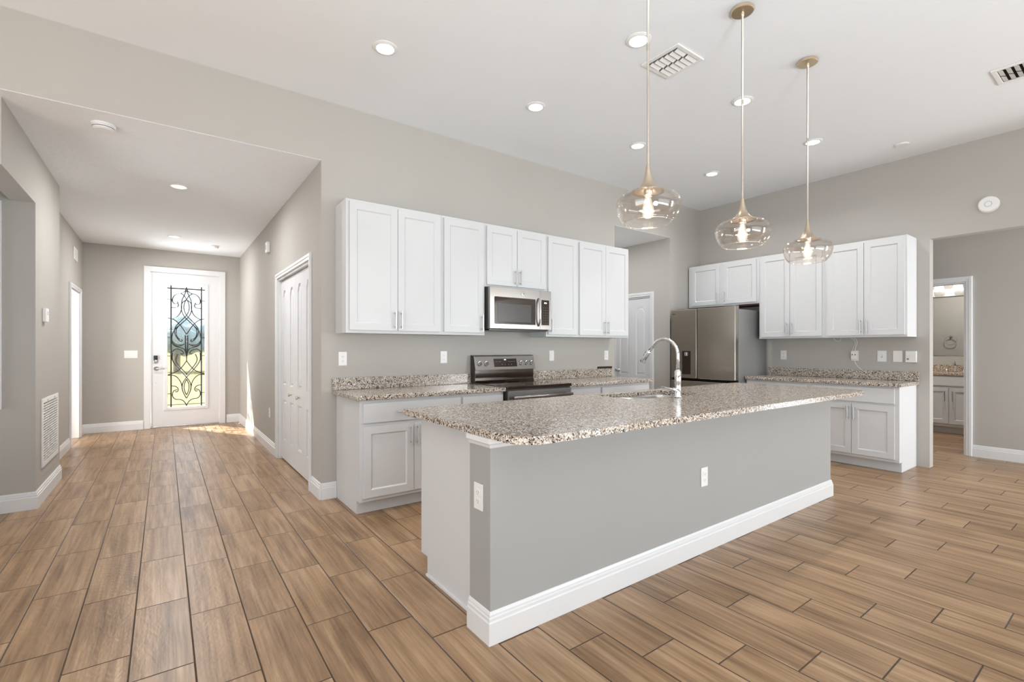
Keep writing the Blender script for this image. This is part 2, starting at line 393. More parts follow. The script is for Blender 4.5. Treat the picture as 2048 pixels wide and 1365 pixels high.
struct('wall_hall_right', boxes((XH, XH + .12, YW + .1203, 4.535, 0, HH), (XH, XH + .12, 6.04, YD, 0, HH), (XH, XH + .12, 4.535, 6.04, 2.065, HH)), 'wall', 'greige hall wall holding the bifold closet', 'wall')
struct('wall_closet', boxes((1.75, 1.83, 4.4, 6.2, 0, HH), (XH + .121, 1.75, 4.40, 4.46, 0, HH), (XH + .121, 1.75, 6.12, 6.2, 0, HH)), 'wall', 'inner walls of the hall closet', 'wall')
struct('wall_entry', boxes((-3.1, -.19, YD, YD + .14, 0, HH), (.775, 1.2, YD, YD + .14, 0, HH), (-.19, .775, YD, YD + .14, 2.505, HH)), 'wall', 'greige wall around the front door', 'wall')
struct('wall_hall_left', boxes((-3.1, XL, 5.27, 5.39, 0, HH), (XL - .145, XL, 5.39, 6.35, 0, HH), (XL - .145, XL, YW + .1203, 5.27, 2.42, HH)), 'wall', 'greige hall wall with return grille beside a passage opening', 'wall')
struct('wall_hall_left_far', boxes((XL2 - .12, XL2, 6.351, 8.235, 0, HH), (XL2 - .12, XL2, 9.12, YD - .0005, 0, HH), (XL2 - .12, XL2, 8.235, 9.12, 2.06, HH)), 'wall', 'set-back greige hall wall with white doorway near the entry', 'wall')
struct('wall_side_room', boxes((-3.2, -3.1, 4.29, 9.6, 0, HH)), 'wall', 'outer wall of the room left of the hall', 'wall')
struct('wall_niche', boxes((XN, XN + .12, YW + .1203, 4.50, 0, HH), (XN, XN + .12, 5.20, 5.5, 0, HH), (XN, XN + .12, 4.50, 5.20, 2.045, HH), (XN0 - .1, XN, 5.4, 5.5, 0, HH), (XN0 - .1, XN0, YW + .1203, 5.4, 0, HH)), 'wall', 'greige walls of the pantry niche', 'wall')
struct('wall_pantry', boxes((6.6, 6.68, YW + .1203, 5.6, 0, HH), (XN + .121, 6.6, 5.5, 5.6, 0, HH)), 'wall', 'outer walls of the pantry', 'wall')
struct('wall_passage', boxes((XF, XF + .12, -4.6, 1.405, 0, HH), (XF, XF + .12, 2.20, 3.2, 0, HH), (XF, XF + .12, 1.405, 2.20, 2.062, HH), (6.681, XF, 3.1, 3.2, 0, HH)), 'wall', 'greige passage wall beside the bathroom doorway', 'wall')
struct('wall_bathroom', boxes((9.95, 10.07, .8, 3.1, 0, HH), (XF + .121, 9.95, 3.0, 3.1, 0, HH), (XF + .121, 9.95, .8, .9, 0, HH)), 'wall', 'pale walls inside the bathroom', 'wall')
# back of the room (behind the camera): walls with wide glazed openings
struct('wall_rear', boxes((-3.72, .2, -4.72, -4.6, 0, HC), (5.0, 6.68, -4.72, -4.6, 0, HC), (.2, 5.0, -4.72, -4.6, 2.4, HC), (.2, 5.0, -4.72, -4.6, 0, .1)), 'wall', 'rear wall with wide glazed opening behind the viewer', 'wall')
struct('wall_left', boxes((-3.72, -3.6, -4.6, -1.9, 0, HC), (-3.72, -3.6, 2.3, YW, 0, HC), (-3.72, -3.6, -1.9, 2.3, 2.8, HC), (-3.72, -3.6, -1.9, 2.3, 0, .2)), 'wall', 'left wall of the great room with glazed opening', 'wall')

# baseboards
base_run('baseboard_hall_right', [(XH, YW), (XH, 4.478)], 'white baseboard between closet casing and kitchen corner', 1)
base_run('baseboard_kitchen', [(1.184, YW), (XH, YW)], 'short white baseboard between hall corner and base cabinet', 1)
base_run('baseboard_hall_far', [(XH, 6.098), (XH, YD), (.862, YD)], 'white baseboard along the hall wall between closet and front door', 1)
base_run('baseboard_entry', [(-.264, YD), (XL2, YD), (XL2, 9.178)], 'white baseboard left of the front door', 1)
base_run('baseboard_hall_left', [(XL2, 8.176), (XL2, 6.351), ], 'white baseboard along the set-back hall wall', 1)
base_run('baseboard_pier', [(XL, 6.35), (XL, 5.27), (-3.09, 5.27)], 'white baseboard around the wall pier under the return grille', 1)
base_run('baseboard_right', [(XR + .12, 1.485), (XR, 1.485), (XR, 1.592)], 'white baseboard around the end of the right wall', -1)
base_run('baseboard_passage', [(XF, -4.5), (XF, 1.345)], 'white baseboard along the passage wall right of the bathroom doorway', 1)

# casings
def casing(name, label, axis, at, a0, a1, ztop, wd, sgn, th=.018, prof=True, z0=0.0005):
    """Door casing on a wall plane. axis 'X': plane x=at, runs along y; axis 'Y': plane y=at, runs along x. sgn: protrusion direction."""
    bm = bmesh.new()
    def bx(p0, p1, z0_, z1_, t):
        lo, hi = sorted((at + sgn * .0006, at + sgn * t))
        if axis == 'X': box(bm, lo, hi, p0, p1, z0_, z1_)
        else: box(bm, p0, p1, lo, hi, z0_, z1_)
    for (i0, o0) in ((0, wd), (wd * .45, wd - .006)) if prof else ((0, wd),):
        t = th if i0 == 0 else th + .006
        bx(a0 - o0, a0 - i0, z0, ztop + o0, t); bx(a1 + i0, a1 + o0, z0, ztop + o0, t); bx(a0 - i0, a1 + i0, ztop + i0, ztop + o0, t)
    return struct(name, bm, 'trim', label, 'door casing', bevel=.002)
casing('trim_1', 'white stepped casing around the bifold closet', 'X', XH, 4.535, 6.04, 2.066, .057, -1)
casing('trim_2', 'wide white casing around the front door', 'Y', YD, -.175, .762, 2.485, .082, -1, th=.02, prof=False)
casing('trim_3', 'white casing around the hall doorway left of the entry', 'X', XL2, 8.235, 9.12, 2.06, .056, 1)
casing('trim_4', 'white casing around the pantry door in the niche', 'X', XN, 4.50, 5.20, 2.046, .06, -1)
casing('trim_5', 'white casing around the bathroom doorway', 'X', XF, 1.405, 2.20, 2.062, .058, -1)
def jambs(name, label, x0, x1, y0, y1, zt, t=.02):
    struct(name, boxes((x0, x1, y0 + .0005, y0 + t, .0005, zt - .0005), (x0, x1, y1 - t, y1 - .0005, .0005, zt - .0005), (x0, x1, y0 + t, y1 - t, zt - t, zt - .0005)), 'trim', label, 'door jamb')
jambs('trim_6', 'white jamb lining of the hall doorway left of the entry', XL2 - .12, XL2, 8.235, 9.12, 2.06)
jambs('trim_7', 'white jamb lining of the bathroom doorway', XF, XF + .12, 1.405, 2.20, 2.062)
jambs('trim_8', 'white jamb lining of the bifold closet', XH, XH + .12, 4.535, 6.04, 2.065)
jambs('trim_9', 'white jamb lining of the pantry doorway', XN, XN + .12, 4.50, 5.20, 2.045)
struct('trim_10', boxes((-1.09, -1.006, 5.25, 5.2694, .80, 2.40)), 'trim', 'white vertical trim board at the left edge of the passage wall', 'trim')

# ---------------------------------------------------------------- doors
def arch_panel(x0, x1, z0, z1, rise, flat=.18):
    """Cathedral-arch topped panel outline."""
    w_ = x1 - x0
    right = [(x1, z1 - rise), (x1 - .10 * w_, z1 - rise * .62), (x1 - .27 * w_, z1)]
    return [(x0, z0), (x1, z0)] + right + [(x0 + x1 - p[0], p[1]) for p in reversed(right)]
MOULD = [(.004, .007), (.012, .004), (.02, .009), (.03, .009), (.042, .003)]
MOULD_S = [(.003, .012), (.008, .008), (.014, .015), (.022, .015), (.034, .004)]
# bifold closet door
bf = thing('door_2', 'white four-leaf bifold closet door with tall arched panels', 'door', (1.128, 6.02, 0), -pi / 2, kind='structure')
lw = (6.018 - 4.557) / 4
for i in range(4):
    x0 = i * lw + .0015; x1 = (i + 1) * lw - .0015; wv = x1 - x0; bm = bmesh.new()
    up = arch_panel(x0 + .095, x1 - .095, .86, 1.92, .07); lo = rect(x0 + .095, x1 - .095, .235, .69)
    panel_slab(bm, rect(x0, x1, .018, 2.035), .034, [up, lo], MOULD_S)
    leaf = obj('leaf', bm, 'door', bf)
    if i in (1, 2):
        k = bmesh.new(); lathe(k, [(.006, -.034), (.006, -.048), (.015, -.052), (.019, -.060), (.017, -.068), (.001, -.071)], 20, (x0 + wv * .5, 0, .775), 'Y')
        obj('knob', k, 'nickel', leaf, smooth=True)
# pantry door
pd = thing('door_3', 'white pantry door with arched panels inside the niche', 'door', (XN + .045, 5.178, 0), -pi / 2, kind='structure')
bm = bmesh.new(); wv = 5.178 - 4.522
c1 = (.075, .265); c2 = (wv - .265, wv - .075)
panel_slab(bm, rect(0, wv, .012, 2.02), .034, [arch_panel(*c1, .86, 1.90, .07), arch_panel(*c2, .86, 1.90, .07), rect(*c1, .22, .70), rect(*c2, .22, .70)], MOULD)
slab = obj('panel', bm, 'door', pd)
k = bmesh.new(); lathe(k, [(.028, -.034), (.028, -.040), (.011, -.044), (.011, -.066), (.024, -.072), (.028, -.084), (.022, -.096), (.001, -.100)], 24, (.05, 0, .93), 'Y')
obj('knob', k, 'nickel', pd, smooth=True)
# open leaf of hall doorway
od = thing('door_4', 'white door standing open in the hall doorway left of the entry', 'door', (XL2 - .125, 9.095, 0), pi, kind='structure')
bm = bmesh.new(); panel_slab(bm, rect(.0, .80, .012, 2.03), .034, [arch_panel(.09, .36, .86, 1.9, .07), arch_panel(.44, .71, .86, 1.9, .07), rect(.09, .36, .22, .70), rect(.44, .71, .22, .70)], MOULD, y0=.034)
obj('panel', bm, 'door', od)

# front door
fd = thing('door_1', 'white front door with tall decorative leaded glass panel', 'door', (0, YD + .045, 0), 0, kind='structure')
bm = bmesh.new(); gx0, gx1, gz0, gz1 = .044, .552, .315, 2.285
panel_slab(bm, rect(-.168, .752, .022, 2.475), .044, [rect(gx0 - .03, gx1 + .03, gz0 - .03, gz1 + .03)], [(0.0, .044)])
# open the glazed hole: remove the recessed panel and matching back area
bm.faces.ensure_lookup_table()
rm = [f for f in bm.faces if all(abs(v.co.y) < 1e-5 for v in f.verts)]
bmesh.ops.delete(bm, geom=rm, context='FACES')
obj('panel', bm, 'door', fd)
bm = bmesh.new()
def ring(bm, a, b_, y0, y1):
    (ax0, ax1, az0, az1), (bx0, bx1, bz0, bz1) = a, b_
    box(bm, ax0, bx0, y0, y1, az0, az1); box(bm, bx1, ax1, y0, y1, az0, az1); box(bm, bx0, bx1, y0, y1, az0, bz0); box(bm, bx0, bx1, y0, y1, bz1, az1)
ring(bm, (gx0 - .048, gx1 + .048, gz0 - .048, gz1 + .048), (gx0, gx1, gz0, gz1), -.056, .004)
obj('glazing_frame', bm, 'trim', fd, bevel=.006)
gl = obj('glass', boxes((gx0 - .005, gx1 + .005, -.026, -.020, gz0 - .005, gz1 + .005)), 'artglass', fd)
def CP(x, y): # photo-crop drawing coordinates of the came pattern -> door plane
    return (gx0 + (x - 243) / 292 * (gx1 - gx0), gz1 - (y - 232) / 922 * (gz1 - gz0))
half = [
    [(388, 238), (384, 258), (370, 275), (348, 285), (322, 290), (300, 302), (286, 320), (280, 340), (284, 358), (298, 368), (315, 366), (322, 358), (312, 352)],
    [(322, 366), (327, 378), (318, 392), (300, 397), (272, 398)],
    [(388, 262), (372, 300), (355, 335), (350, 372), (350, 405), (338, 440), (315, 465), (278, 484)],
    [(345, 288), (368, 302), (388, 330), (404, 358), (410, 395), (402, 430), (385, 458), (352, 492), (322, 522), (300, 555), (296, 585), (305, 612), (325, 640), (345, 655), (356, 648), (348, 640)],
    [(390, 335), (422, 358), (430, 395), (424, 430), (405, 465), (372, 498), (335, 530), (312, 560), (308, 592), (318, 622), (338, 640)],
    [(245, 480), (268, 482), (300, 495), (335, 525), (362, 560), (388, 600)],
    [(352, 518), (318, 545), (290, 578), (278, 615), (275, 650), (284, 672), (310, 688), (340, 690), (372, 674)],
    [(272, 640), (292, 668), (322, 682), (352, 680)],
    [(272, 662), (300, 690), (340, 702), (366, 712), (382, 740), (388, 780), (390, 808)],
    [(275, 738), (300, 715), (328, 714), (352, 726), (364, 742), (354, 752), (342, 746)],
    [(282, 742), (280, 790), (296, 825), (322, 858), (352, 892), (388, 930), (415, 968), (424, 1005), (415, 1045), (390, 1092)],
    [(320, 752), (306, 785), (312, 815), (335, 848), (365, 880), (395, 912)],
    [(388, 805), (362, 840), (335, 868), (300, 890), (245, 908)],
    [(245, 912), (285, 912), (318, 930), (345, 968), (352, 1000)],
    [(390, 945), (374, 975), (370, 1010), (378, 1045), (390, 1066)],
    [(272, 992), (302, 996), (322, 1012), (324, 1030), (312, 1040), (302, 1034)],
    [(318, 1022), (292, 1030), (281, 1052), (284, 1076), (304, 1094), (338, 1098), (364, 1110), (382, 1132), (389, 1152)],
]
def smooth_pts(p, k=4):
    out = []
    for i in range(len(p) - 1):
        p0, p1, p2, p3 = p[max(i - 1, 0)], p[i], p[i + 1], p[min(i + 2, len(p) - 1)]
        for j in range(k):
            t = j / k
            out.append(tuple(.5 * (2 * p1[a] + (p2[a] - p0[a]) * t + (2 * p0[a] - 5 * p1[a] + 4 * p2[a] - p3[a]) * t * t + (3 * p1[a] - p0[a] - 3 * p2[a] + p3[a]) * t ** 3) for a in (0, 1)))
    return out + [p[-1]]
bm = bmesh.new()
cx = (gx0 + gx1) / 2; yc = -.031
for h in half:
    q = [CP(*p) for p in smooth_pts(h)]
    for s in (1, -1):
        tube(bm, [(cx + s * (x - cx), yc, z) for x, z in q], .0075, 6)
for xx in (270, 507):
    x, _ = CP(xx, 0); tube(bm, [(x, yc, gz0), (x, yc, gz1)], .0105, 6)
for yy, r in ((252, .0105), (1136, .006)):
    _, z = CP(0, yy); tube(bm, [(gx0, yc, z), (gx1, yc, z)], r, 6)
for yy in (337, 625, 765, 1052):
    _, z = CP(0, yy); xa, _ = CP(270, 0); xb, _ = CP(507, 0)
    tube(bm, [(gx0, yc, z), (xa, yc, z)], .006, 6); tube(bm, [(xb, yc, z), (gx1, yc, z)], .006, 6)
for s in (1, -1):
    q = [CP(*p) for p in ((380, 608), (380, 690), (383, 730), (390, 770))]
    tube(bm, [(cx + s * (x - cx), yc, z) for x, z in q], .0095, 6)
obj('lead_came', bm, 'came', fd)
obj('frame', boxes((-.1895, -.170, -.0440, .09, .0006, 2.504), (.754, .7745, -.0440, .09, .0006, 2.504), (-.170, .754, -.0440, .09, 2.477, 2.504)), 'trim', fd)
kp = obj('keypad_deadbolt', boxes((-.136, -.082, -.066, -.0445, 1.085, 1.155)), 'black', fd, bevel=.006)
b2 = bmesh.new(); lathe(b2, [(.030, -.0445), (.030, -.056), (.024, -.060), (.001, -.060)], 24, (-.109, 0, 1.06), 'Y'); obj('thumb_turn', b2, 'nickel', fd, smooth=True)
b2 = bmesh.new(); lathe(b2, [(.031, -.0445), (.031, -.053), (.012, -.056), (.012, -.090), (.001, -.090)], 24, (-.100, 0, .945), 'Y')
tube(b2, [(-.100, -.085, .945), (-.06, -.088, .946), (.005, -.082, .938)], [.011, .009, .007], 10); obj('lever_handle', b2, 'nickel', fd, smooth=True)
b2 = bmesh.new(); lathe(b2, [(.008, -.0445), (.008, -.049), (.001, -.049)], 16, (-.105, 0, .72), 'Y'); obj('peephole', b2, 'nickel', fd)
for z in (.38, .95, 1.66, 2.30):
    b2 = bmesh.new(); tube(b2, [(.757, -.050, z - .05), (.757, -.050, z + .05)], .007, 8); obj('hinge', b2, 'trim', fd)
obj('threshold', boxes((-.17, .755, -.05, .02, .0006, .02)), 'nickel', fd, bevel=.003)

# ---------------------------------------------------------------- cabinets
def pull(parent, x, z, length=.15, vertical=True, y=0.):
    bm = bmesh.new(); h = length / 2; q = h - .018; yo = y - .032
    if vertical:
        tube(bm, [(x, yo, z - h), (x, yo, z + h)], .006, 10)
        for s in (-1, 1): tube(bm, [(x, y - .0004, z + s * q), (x, yo, z + s * q)], .0045, 8)
    else:
        tube(bm, [(x - h, yo, z), (x + h, yo, z)], .006, 10)
        for s in (-1, 1): tube(bm, [(x + s * q, y - .0004, z), (x + s * q, yo, z)], .0045, 8)
    return obj('handle', bm, 'nickel', parent, smooth=False)
SH = [(.006, .007), (.010, .010)]
def cabinet(label, cat, loc, rz, wd, dp, z0, z1, doors=(), drawers=(), toe=False, group=None, name='wall_cabinet', m='white'):
    """Local: x to the viewer's right, front towards -y, back at y=0. doors (x0,x1,z0,z1,handle_x,handle_z); drawers (x0,x1,z0,z1,handle_len)."""
    t = thing(name, label, cat, loc, rz, group)
    bm = bmesh.new()
    if toe:
        # side profile with toe-kick notch, extruded across the width
        prof = [(0, z0), (-dp + .075, z0), (-dp + .075, z0 + .105), (-dp, z0 + .105), (-dp, z1), (0, z1)]
        a = [bm.verts.new((.0004, y, z)) for y, z in prof]; b_ = [bm.verts.new((wd - .0004, y, z)) for y, z in prof]
        bm.faces.new(a); bm.faces.new(b_)
        for i in range(len(prof)): bm.faces.new((a[i], a[(i + 1) % len(prof)], b_[(i + 1) % len(prof)], b_[i]))
    else: box(bm, .0004, wd - .0004, -dp, 0, z0, z1)
    obj('carcass', bm, m, t, bevel=.0015)
    if toe: obj('toe_kick', boxes((.004, wd - .004, -dp + .071, -dp + .0745, z0 + .001, z0 + .103)), m, t)
    for (x0, x1, a0, a1, hx, hz) in doors:
        bm = bmesh.new(); panel_slab(bm, rect(x0, x1, a0, a1), .0185, [rect(x0 + .058, x1 - .058, a0 + .058, a1 - .058)], SH, y0=-dp - .001)
        d = obj('door', bm, m, t, bevel=.0015)
        if hx is not None: pull(d, hx, hz, y=-dp - .0195)
    for (x0, x1, a0, a1, hl) in drawers:
        d = obj('drawer', boxes((x0, x1, -dp - .0195, -dp - .001, a0, a1)), m, t, bevel=.003)
        if hl: pull(d, (x0 + x1) / 2, (a0 + a1) / 2, hl, False, y=-dp - .0195)
    return t
YB = YW - .001
def up_left(label, x0, x1, z0, doors): # doors in world x
    cabinet(label, 'wall cabinet', (x0, YB, 0), 0, x1 - x0, .287, z0, 2.478, [(a - x0, b_ - x0, c, 2.457, h - x0, hz) for a, b_, c, h, hz in doors], group='white wall cabinets along the stove wall')
up_left('white two-door wall cabinet beside the hall opening, left end of the stove wall', 1.178, 2.035, 1.394, [(1.203, 1.609, 1.418, 1.583, 1.51), (1.613, 2.015, 1.418, 1.639, 1.51)])
up_left('narrow white single-door wall cabinet immediately left of the microwave', 2.035, 2.500, 1.394, [(2.055, 2.480, 1.418, 2.452, 1.51)])
up_left('short white two-door wall cabinet directly above the microwave', 2.500, 3.273, 1.866, [(2.517, 2.877, 1.888, 2.849, 1.98), (2.883, 3.256, 1.888, 2.911, 1.98)])
up_left('narrow white single-door wall cabinet immediately right of the microwave', 3.273, 3.733, 1.394, [(3.292, 3.713, 1.418, 3.320, 1.51)])
up_left('white two-door wall cabinet at the pantry niche end of the stove wall', 3.733, 4.585, 1.394, [(3.752, 4.168, 1.418, 4.142, 1.51), (4.172, 4.566, 1.418, 4.198, 1.51)])
XB = XR - .001
def up_right(label, y1, y0, z0, doors):  # local x = y1 - y
    cabinet(label, 'wall cabinet', (XB, y1, 0), -pi / 2, y1 - y0, .319, z0, 2.455, [(y1 - a, y1 - b_, c, 2.432, y1 - h, hz) for a, b_, c, h, hz in doors], group='white wall cabinets along the refrigerator wall')
up_right('short white two-door wall cabinet directly above the refrigerator', 4.146, 3.119, 1.856, [(4.093, 3.657, 1.880, 3.690, 1.975), (3.606, 3.150, 1.880, 3.575, 1.975)])
up_right('white two-door wall cabinet immediately right of the refrigerator', 3.119, 2.357, 1.392, [(3.097, 2.741, 1.414, 2.768, 1.51), (2.737, 2.384, 1.414, 2.710, 1.51)])
up_right('white two-door wall cabinet at the passage end of the refrigerator wall', 2.357, 1.591, 1.392, [(2.329, 1.970, 1.414, 1.997, 1.51), (1.966, 1.610, 1.414, 1.939, 1.51)])
def low_left(label, x0, x1, doors, drawers):
    cabinet(label, 'base cabinet', (x0, YB, .0005), 0, x1 - x0, .595, 0, .877, [(a - x0, b_ - x0, .135, .676, h - x0, .58) for a, b_, h in doors], [(a - x0, b_ - x0, .701, .852, hl) for a, b_, hl in drawers], True, 'white base cabinets along the stove wall', 'base_cabinet')
low_left('white base cabinet with one wide drawer over two doors, by the hall opening', 1.186, 2.060, [(1.211, 1.617, 1.590), (1.621, 2.040, 1.648)], [(1.211, 2.050, .32)])
low_left('narrow white base cabinet immediately left of the stove', 2.060, 2.505, [(2.072, 2.490, 2.46)], [(2.072, 2.490, .15)])
low_left('narrow white base cabinet immediately right of the stove', 3.288, 3.765, [(3.303, 3.755, 3.33)], [(3.303, 3.755, .15)])
low_left('white base cabinet at the pantry niche end of the stove wall', 3.765, 4.585, [(3.785, 4.172, 4.145), (4.176, 4.565, 4.203)], [(3.785, 4.565, .15)])
def low_right(label, y1, y0, doors, drawers):
    cabinet(label, 'base cabinet', (XB, y1, .0005), -pi / 2, y1 - y0, .560, 0, .877, [(y1 - a, y1 - b_, .137, .676, y1 - h, .58) for a, b_, h in doors], [(y1 - a, y1 - b_, .701, .855, hl) for a, b_, hl in drawers], True, 'white base cabinets along the refrigerator wall', 'base_cabinet')
low_right('white base cabinet beside the refrigerator, mostly hidden behind the island', 3.160, 2.425, [(3.14, 2.795, 2.82), (2.791, 2.445, 2.765)], [(3.14, 2.445, 0)])
low_right('white base cabinet with drawer over two doors at the passage end', 2.425, 1.593, [(2.385, 2.008, 2.036), (2.004, 1.630, 1.976)], [(2.385, 1.630, 0)])

# countertops
def counter(label, x0, x1, y0, y1, splash, loc=(0, 0, 0)):
    t = thing('countertop', label, 'countertop', loc, 0, 'granite wall counters')
    obj('slab', boxes((x0, x1, y0, y1, .878, .914)), 'granite', t, bevel=.006)
    obj('backsplash', boxes(splash), 'granite', t, bevel=.003)
    return t
counter('speckled granite countertop left of the stove with low backsplash', 1.150, 2.507, 3.530, YB, (1.151, 2.507, YB - .02, YB, .9145, 1.016))
counter('speckled granite countertop right of the stove beside the pantry niche', 3.286, 4.602, 3.530, YB, (3.286, 4.588, YB - .02, YB, .9145, 1.016))
counter('speckled granite countertop on the refrigerator wall under the cabinets', 5.955, XB, 1.568, 3.162, (XB - .02, XB, 1.570, 3.152, .9145, 1.016))

# ---------------------------------------------------------------- microwave
mw = thing('microwave', 'stainless over-the-range microwave with black glass door', 'microwave', (2.505, YB, 1.444), 0)
obj('body', boxes((0, .764, -.335, 0, .012, .418)), 'darkside', mw, bevel=.002)
obj('vent_base', boxes((.02, .744, -.33, -.03, .0, .0115)), 'black', mw)
bm = bmesh.new(); panel_slab(bm, rect(0, .615, .018, .418), .038, [rrect(.05, .560, .062, .325, .012)], [(.002, .002)], y0=-.336)
mdoor = obj('door', bm, 'steel', mw, bevel=.003)
obj('window', boxes((.053, .557, -.3725, -.3718, .065, .322)), 'darkglass', mdoor)
obj('viewing_screen', boxes((.090, .500, -.3733, -.3727, .085, .262)), 'screen', mdoor)
b2 = bmesh.new(); tube(b2, [(.592, -.375, .055), (.588, -.398, .085), (.588, -.410, .14), (.588, -.413, .20), (.588, -.410, .26), (.588, -.398, .305), (.592, -.375, .333)], .0105, 12)
obj('handle', b2, 'nickel', mdoor, smooth=True)
b2 = bmesh.new(); lathe(b2, [(.017, -.3745), (.017, -.377), (.0135, -.3775), (.0135, -.376), (.001, -.376)], 24, (.40, 0, .368), 'Y'); tube(b2, [(.392, -.3768, .366), (.397, -.3772, .374), (.403, -.3772, .366), (.408, -.3768, .372)], .0014, 6)
obj('badge', b2, 'chrome', mdoor)
bm = bmesh.new(); panel_slab(bm, rect(.6165, .764, .018, .418), .038, [rrect(.634, .742, .062, .325, .008)], [(.002, .002)], y0=-.336)
cp = obj('control_panel', bm, 'steel', mw, bevel=.003)
obj('keypad', boxes((.637, .739, -.3725, -.3718, .065, .322)), 'darkglass', cp)
obj('display', boxes((.672, .705, -.3732, -.3727, .288, .298)), 'display', cp)
KEYG = simple('key_legend_grey', (.16, .14, .12), .5)
for i in range(3):
    for j in range(7): obj('key', boxes((.658 + i * .028, .668 + i * .028, -.3731, -.3727, .085 + j * .026, .089 + j * .026)), KEYG, cp)

# ---------------------------------------------------------------- stove
rg = thing('stove', 'stainless electric range with black glass cooktop and rear control panel', 'stove', (2.511, YB, .0005), 0)
obj('body', boxes((0, .770, -.640, -.012, .0, .893)), 'darkside', rg)
obj('cooktop', boxes((-.002, .773, -.672, -.06, .894, .922)), 'darkglass', rg, bevel=.004)
for (x, y, r) in ((.20, -.47, .11), (.57, -.47, .10), (.20, -.22, .085), (.57, -.22, .085)):
    b2 = bmesh.new(); lathe(b2, [(r, .9221), (r, .9224), (r - .004, .9224), (r - .004, .9221)], 40, (x, y, 0)); obj('burner_ring', b2, 'screen', rg)
bm = bmesh.new(); panel_slab(bm, rect(.004, .766, .195, .880), .028, [rect(.12, .65, .33, .66)], [(.002, .002)], y0=-.641)
ov = obj('oven_door', bm, 'steel', rg, bevel=.003)
obj('window', boxes((.122, .648, -.6675, -.667, .332, .658)), 'darkglass', ov)
b2 = bmesh.new(); tube(b2, [(.03, -.715, .822), (.74, -.715, .822)], .015, 16)
for x in (.05, .72): tube(b2, [(x, -.6695, .822), (x, -.715, .822)], .009, 10)
obj('handle', b2, 'steel', ov, smooth=True)
obj('storage_drawer', boxes((.004, .766, -.668, -.641, .06, .188)), 'steel', rg, bevel=.003)
# rear console
bm = bmesh.new(); prof = [(-.010, .923), (-.10, .923), (-.075, .945), (-.075, 1.046), (-.100, 1.042), (-.062, 1.190), (-.05, 1.196), (-.010, 1.196)]
bmr = bmesh.new(); prof_r = [(-.010, .923), (-.085, .923), (-.070, .940), (-.070, 1.045), (-.010, 1.045)]
def extr(bm, prof, x0, x1):
    a = [bm.verts.new((x0, y, z)) for y, z in prof]; b_ = [bm.verts.new((x1, y, z)) for y, z in prof]
    bm.faces.new(a); bm.faces.new(b_)
    for i in range(len(prof)): bm.faces.new((a[i], a[(i + 1) % len(prof)], b_[(i + 1) % len(prof)], b_[i]))
    return bm
bm.free()
obj('riser', extr(bmr, prof_r, .006, .764), 'darkglass', rg)
cons = obj('control_panel', extr(bmesh.new(), [(-.012, 1.046), (-.102, 1.046), (-.066, 1.190), (-.055, 1.197), (-.012, 1.197)], .003, .767), 'steel', rg, bevel=.004)
obj('end_cap', extr(bmesh.new(), [(-.010, .925), (-.094, .925), (-.094, 1.046), (-.058, 1.195), (-.010, 1.199)], -.001, .0025), 'darkside', rg)
def con(u, z, lift=0.):   # point on the sloped face of the console
    t = (z - 1.046) / .144; y = -.102 + t * .036
    nrm = Vector((0, -.144, -.036)).normalized()
    return Vector((u, y, z)) + nrm * lift
def con_plate(x0, x1, z0, z1, l0, l1):
    bm = bmesh.new(); vs = [bm.verts.new(con(u, z, l)) for l in (l0, l1) for (u, z) in ((x0, z0), (x1, z0), (x1, z1), (x0, z1))]
    for f in ((3, 2, 1, 0), (4, 5, 6, 7), (0, 1, 5, 4), (1, 2, 6, 5), (2, 3, 7, 6), (3, 0, 4, 7)): bm.faces.new([vs[i] for i in f])
    return bm
obj('touch_panel', con_plate(.235, .525, 1.078, 1.160, .0003, .0025), 'darkglass', cons)
obj('clock', con_plate(.365, .388, 1.146, 1.154, .0027, .003), 'display', cons)
KEYG2 = simple('panel_legend_grey', (.3, .28, .25), .5)
for i, u in enumerate((.26, .275, .30, .315, .42, .435, .455, .475, .495, .33, .37, .41, .45)):
    z = 1.128 if i < 9 else 1.098; obj('key', con_plate(u, u + .006, z, z + .006, .0027, .003), KEYG2, cons)
for u in (.058, .138, .583, .655, .725):
    b2 = bmesh.new(); c = con(u, 1.117); nrm = Vector((0, -.144, -.036)).normalized()
    lathe(b2, [(.024, .0), (.024, .006), (.019, .008), (.017, .024), (.001, .025)], 24)
    box(b2, -.004, .004, -.018, .018, .024, .031)
    rot = nrm.to_track_quat('Z', 'Y').to_matrix().to_4x4(); bmesh.ops.transform(b2, matrix=Matrix.Translation(c + nrm * .0004) @ rot, verts=b2.verts)
    obj('knob', b2, 'nickel', cons)

# ---------------------------------------------------------------- refrigerator
fr = thing('refrigerator', 'stainless refrigerator with ice dispenser in its narrower left door', 'refrigerator', (XR - .03, 4.105, .0005), -pi / 2)
# local x: 0..0.935, front at y = -(6.53-5.75) = -.78
W_ = .935
obj('body', boxes((.003, W_ - .003, -.695, 0, .04, 1.765)), 'fridge_side', fr, bevel=.004)
dl = obj('freezer_door', boxes((.002, .396, -.78, -.70, .862, 1.800)), 'steel_fridge', fr, bevel=.008, seg=3)
dr = obj('door', boxes((.406, W_ - .002, -.78, -.70, .862, 1.800)), 'steel_fridge', fr, bevel=.008, seg=3)
obj('drawer', boxes((.002, W_ - .002, -.78, -.70, .10, .828)), 'steel_fridge', fr, bevel=.008, seg=3)
obj('handle_recess', boxes((.004, W_ - .004, -.74, -.70, .829, .861)), 'gap', fr)
obj('dispenser', boxes((.180, .312, -.7815, -.7803, .915, 1.232)), 'darkglass', dl, bevel=.0005)
obj('dispenser_spout', boxes((.225, .265, -.80, -.7817, 1.165, 1.215)), 'nickel', dl, bevel=.004)
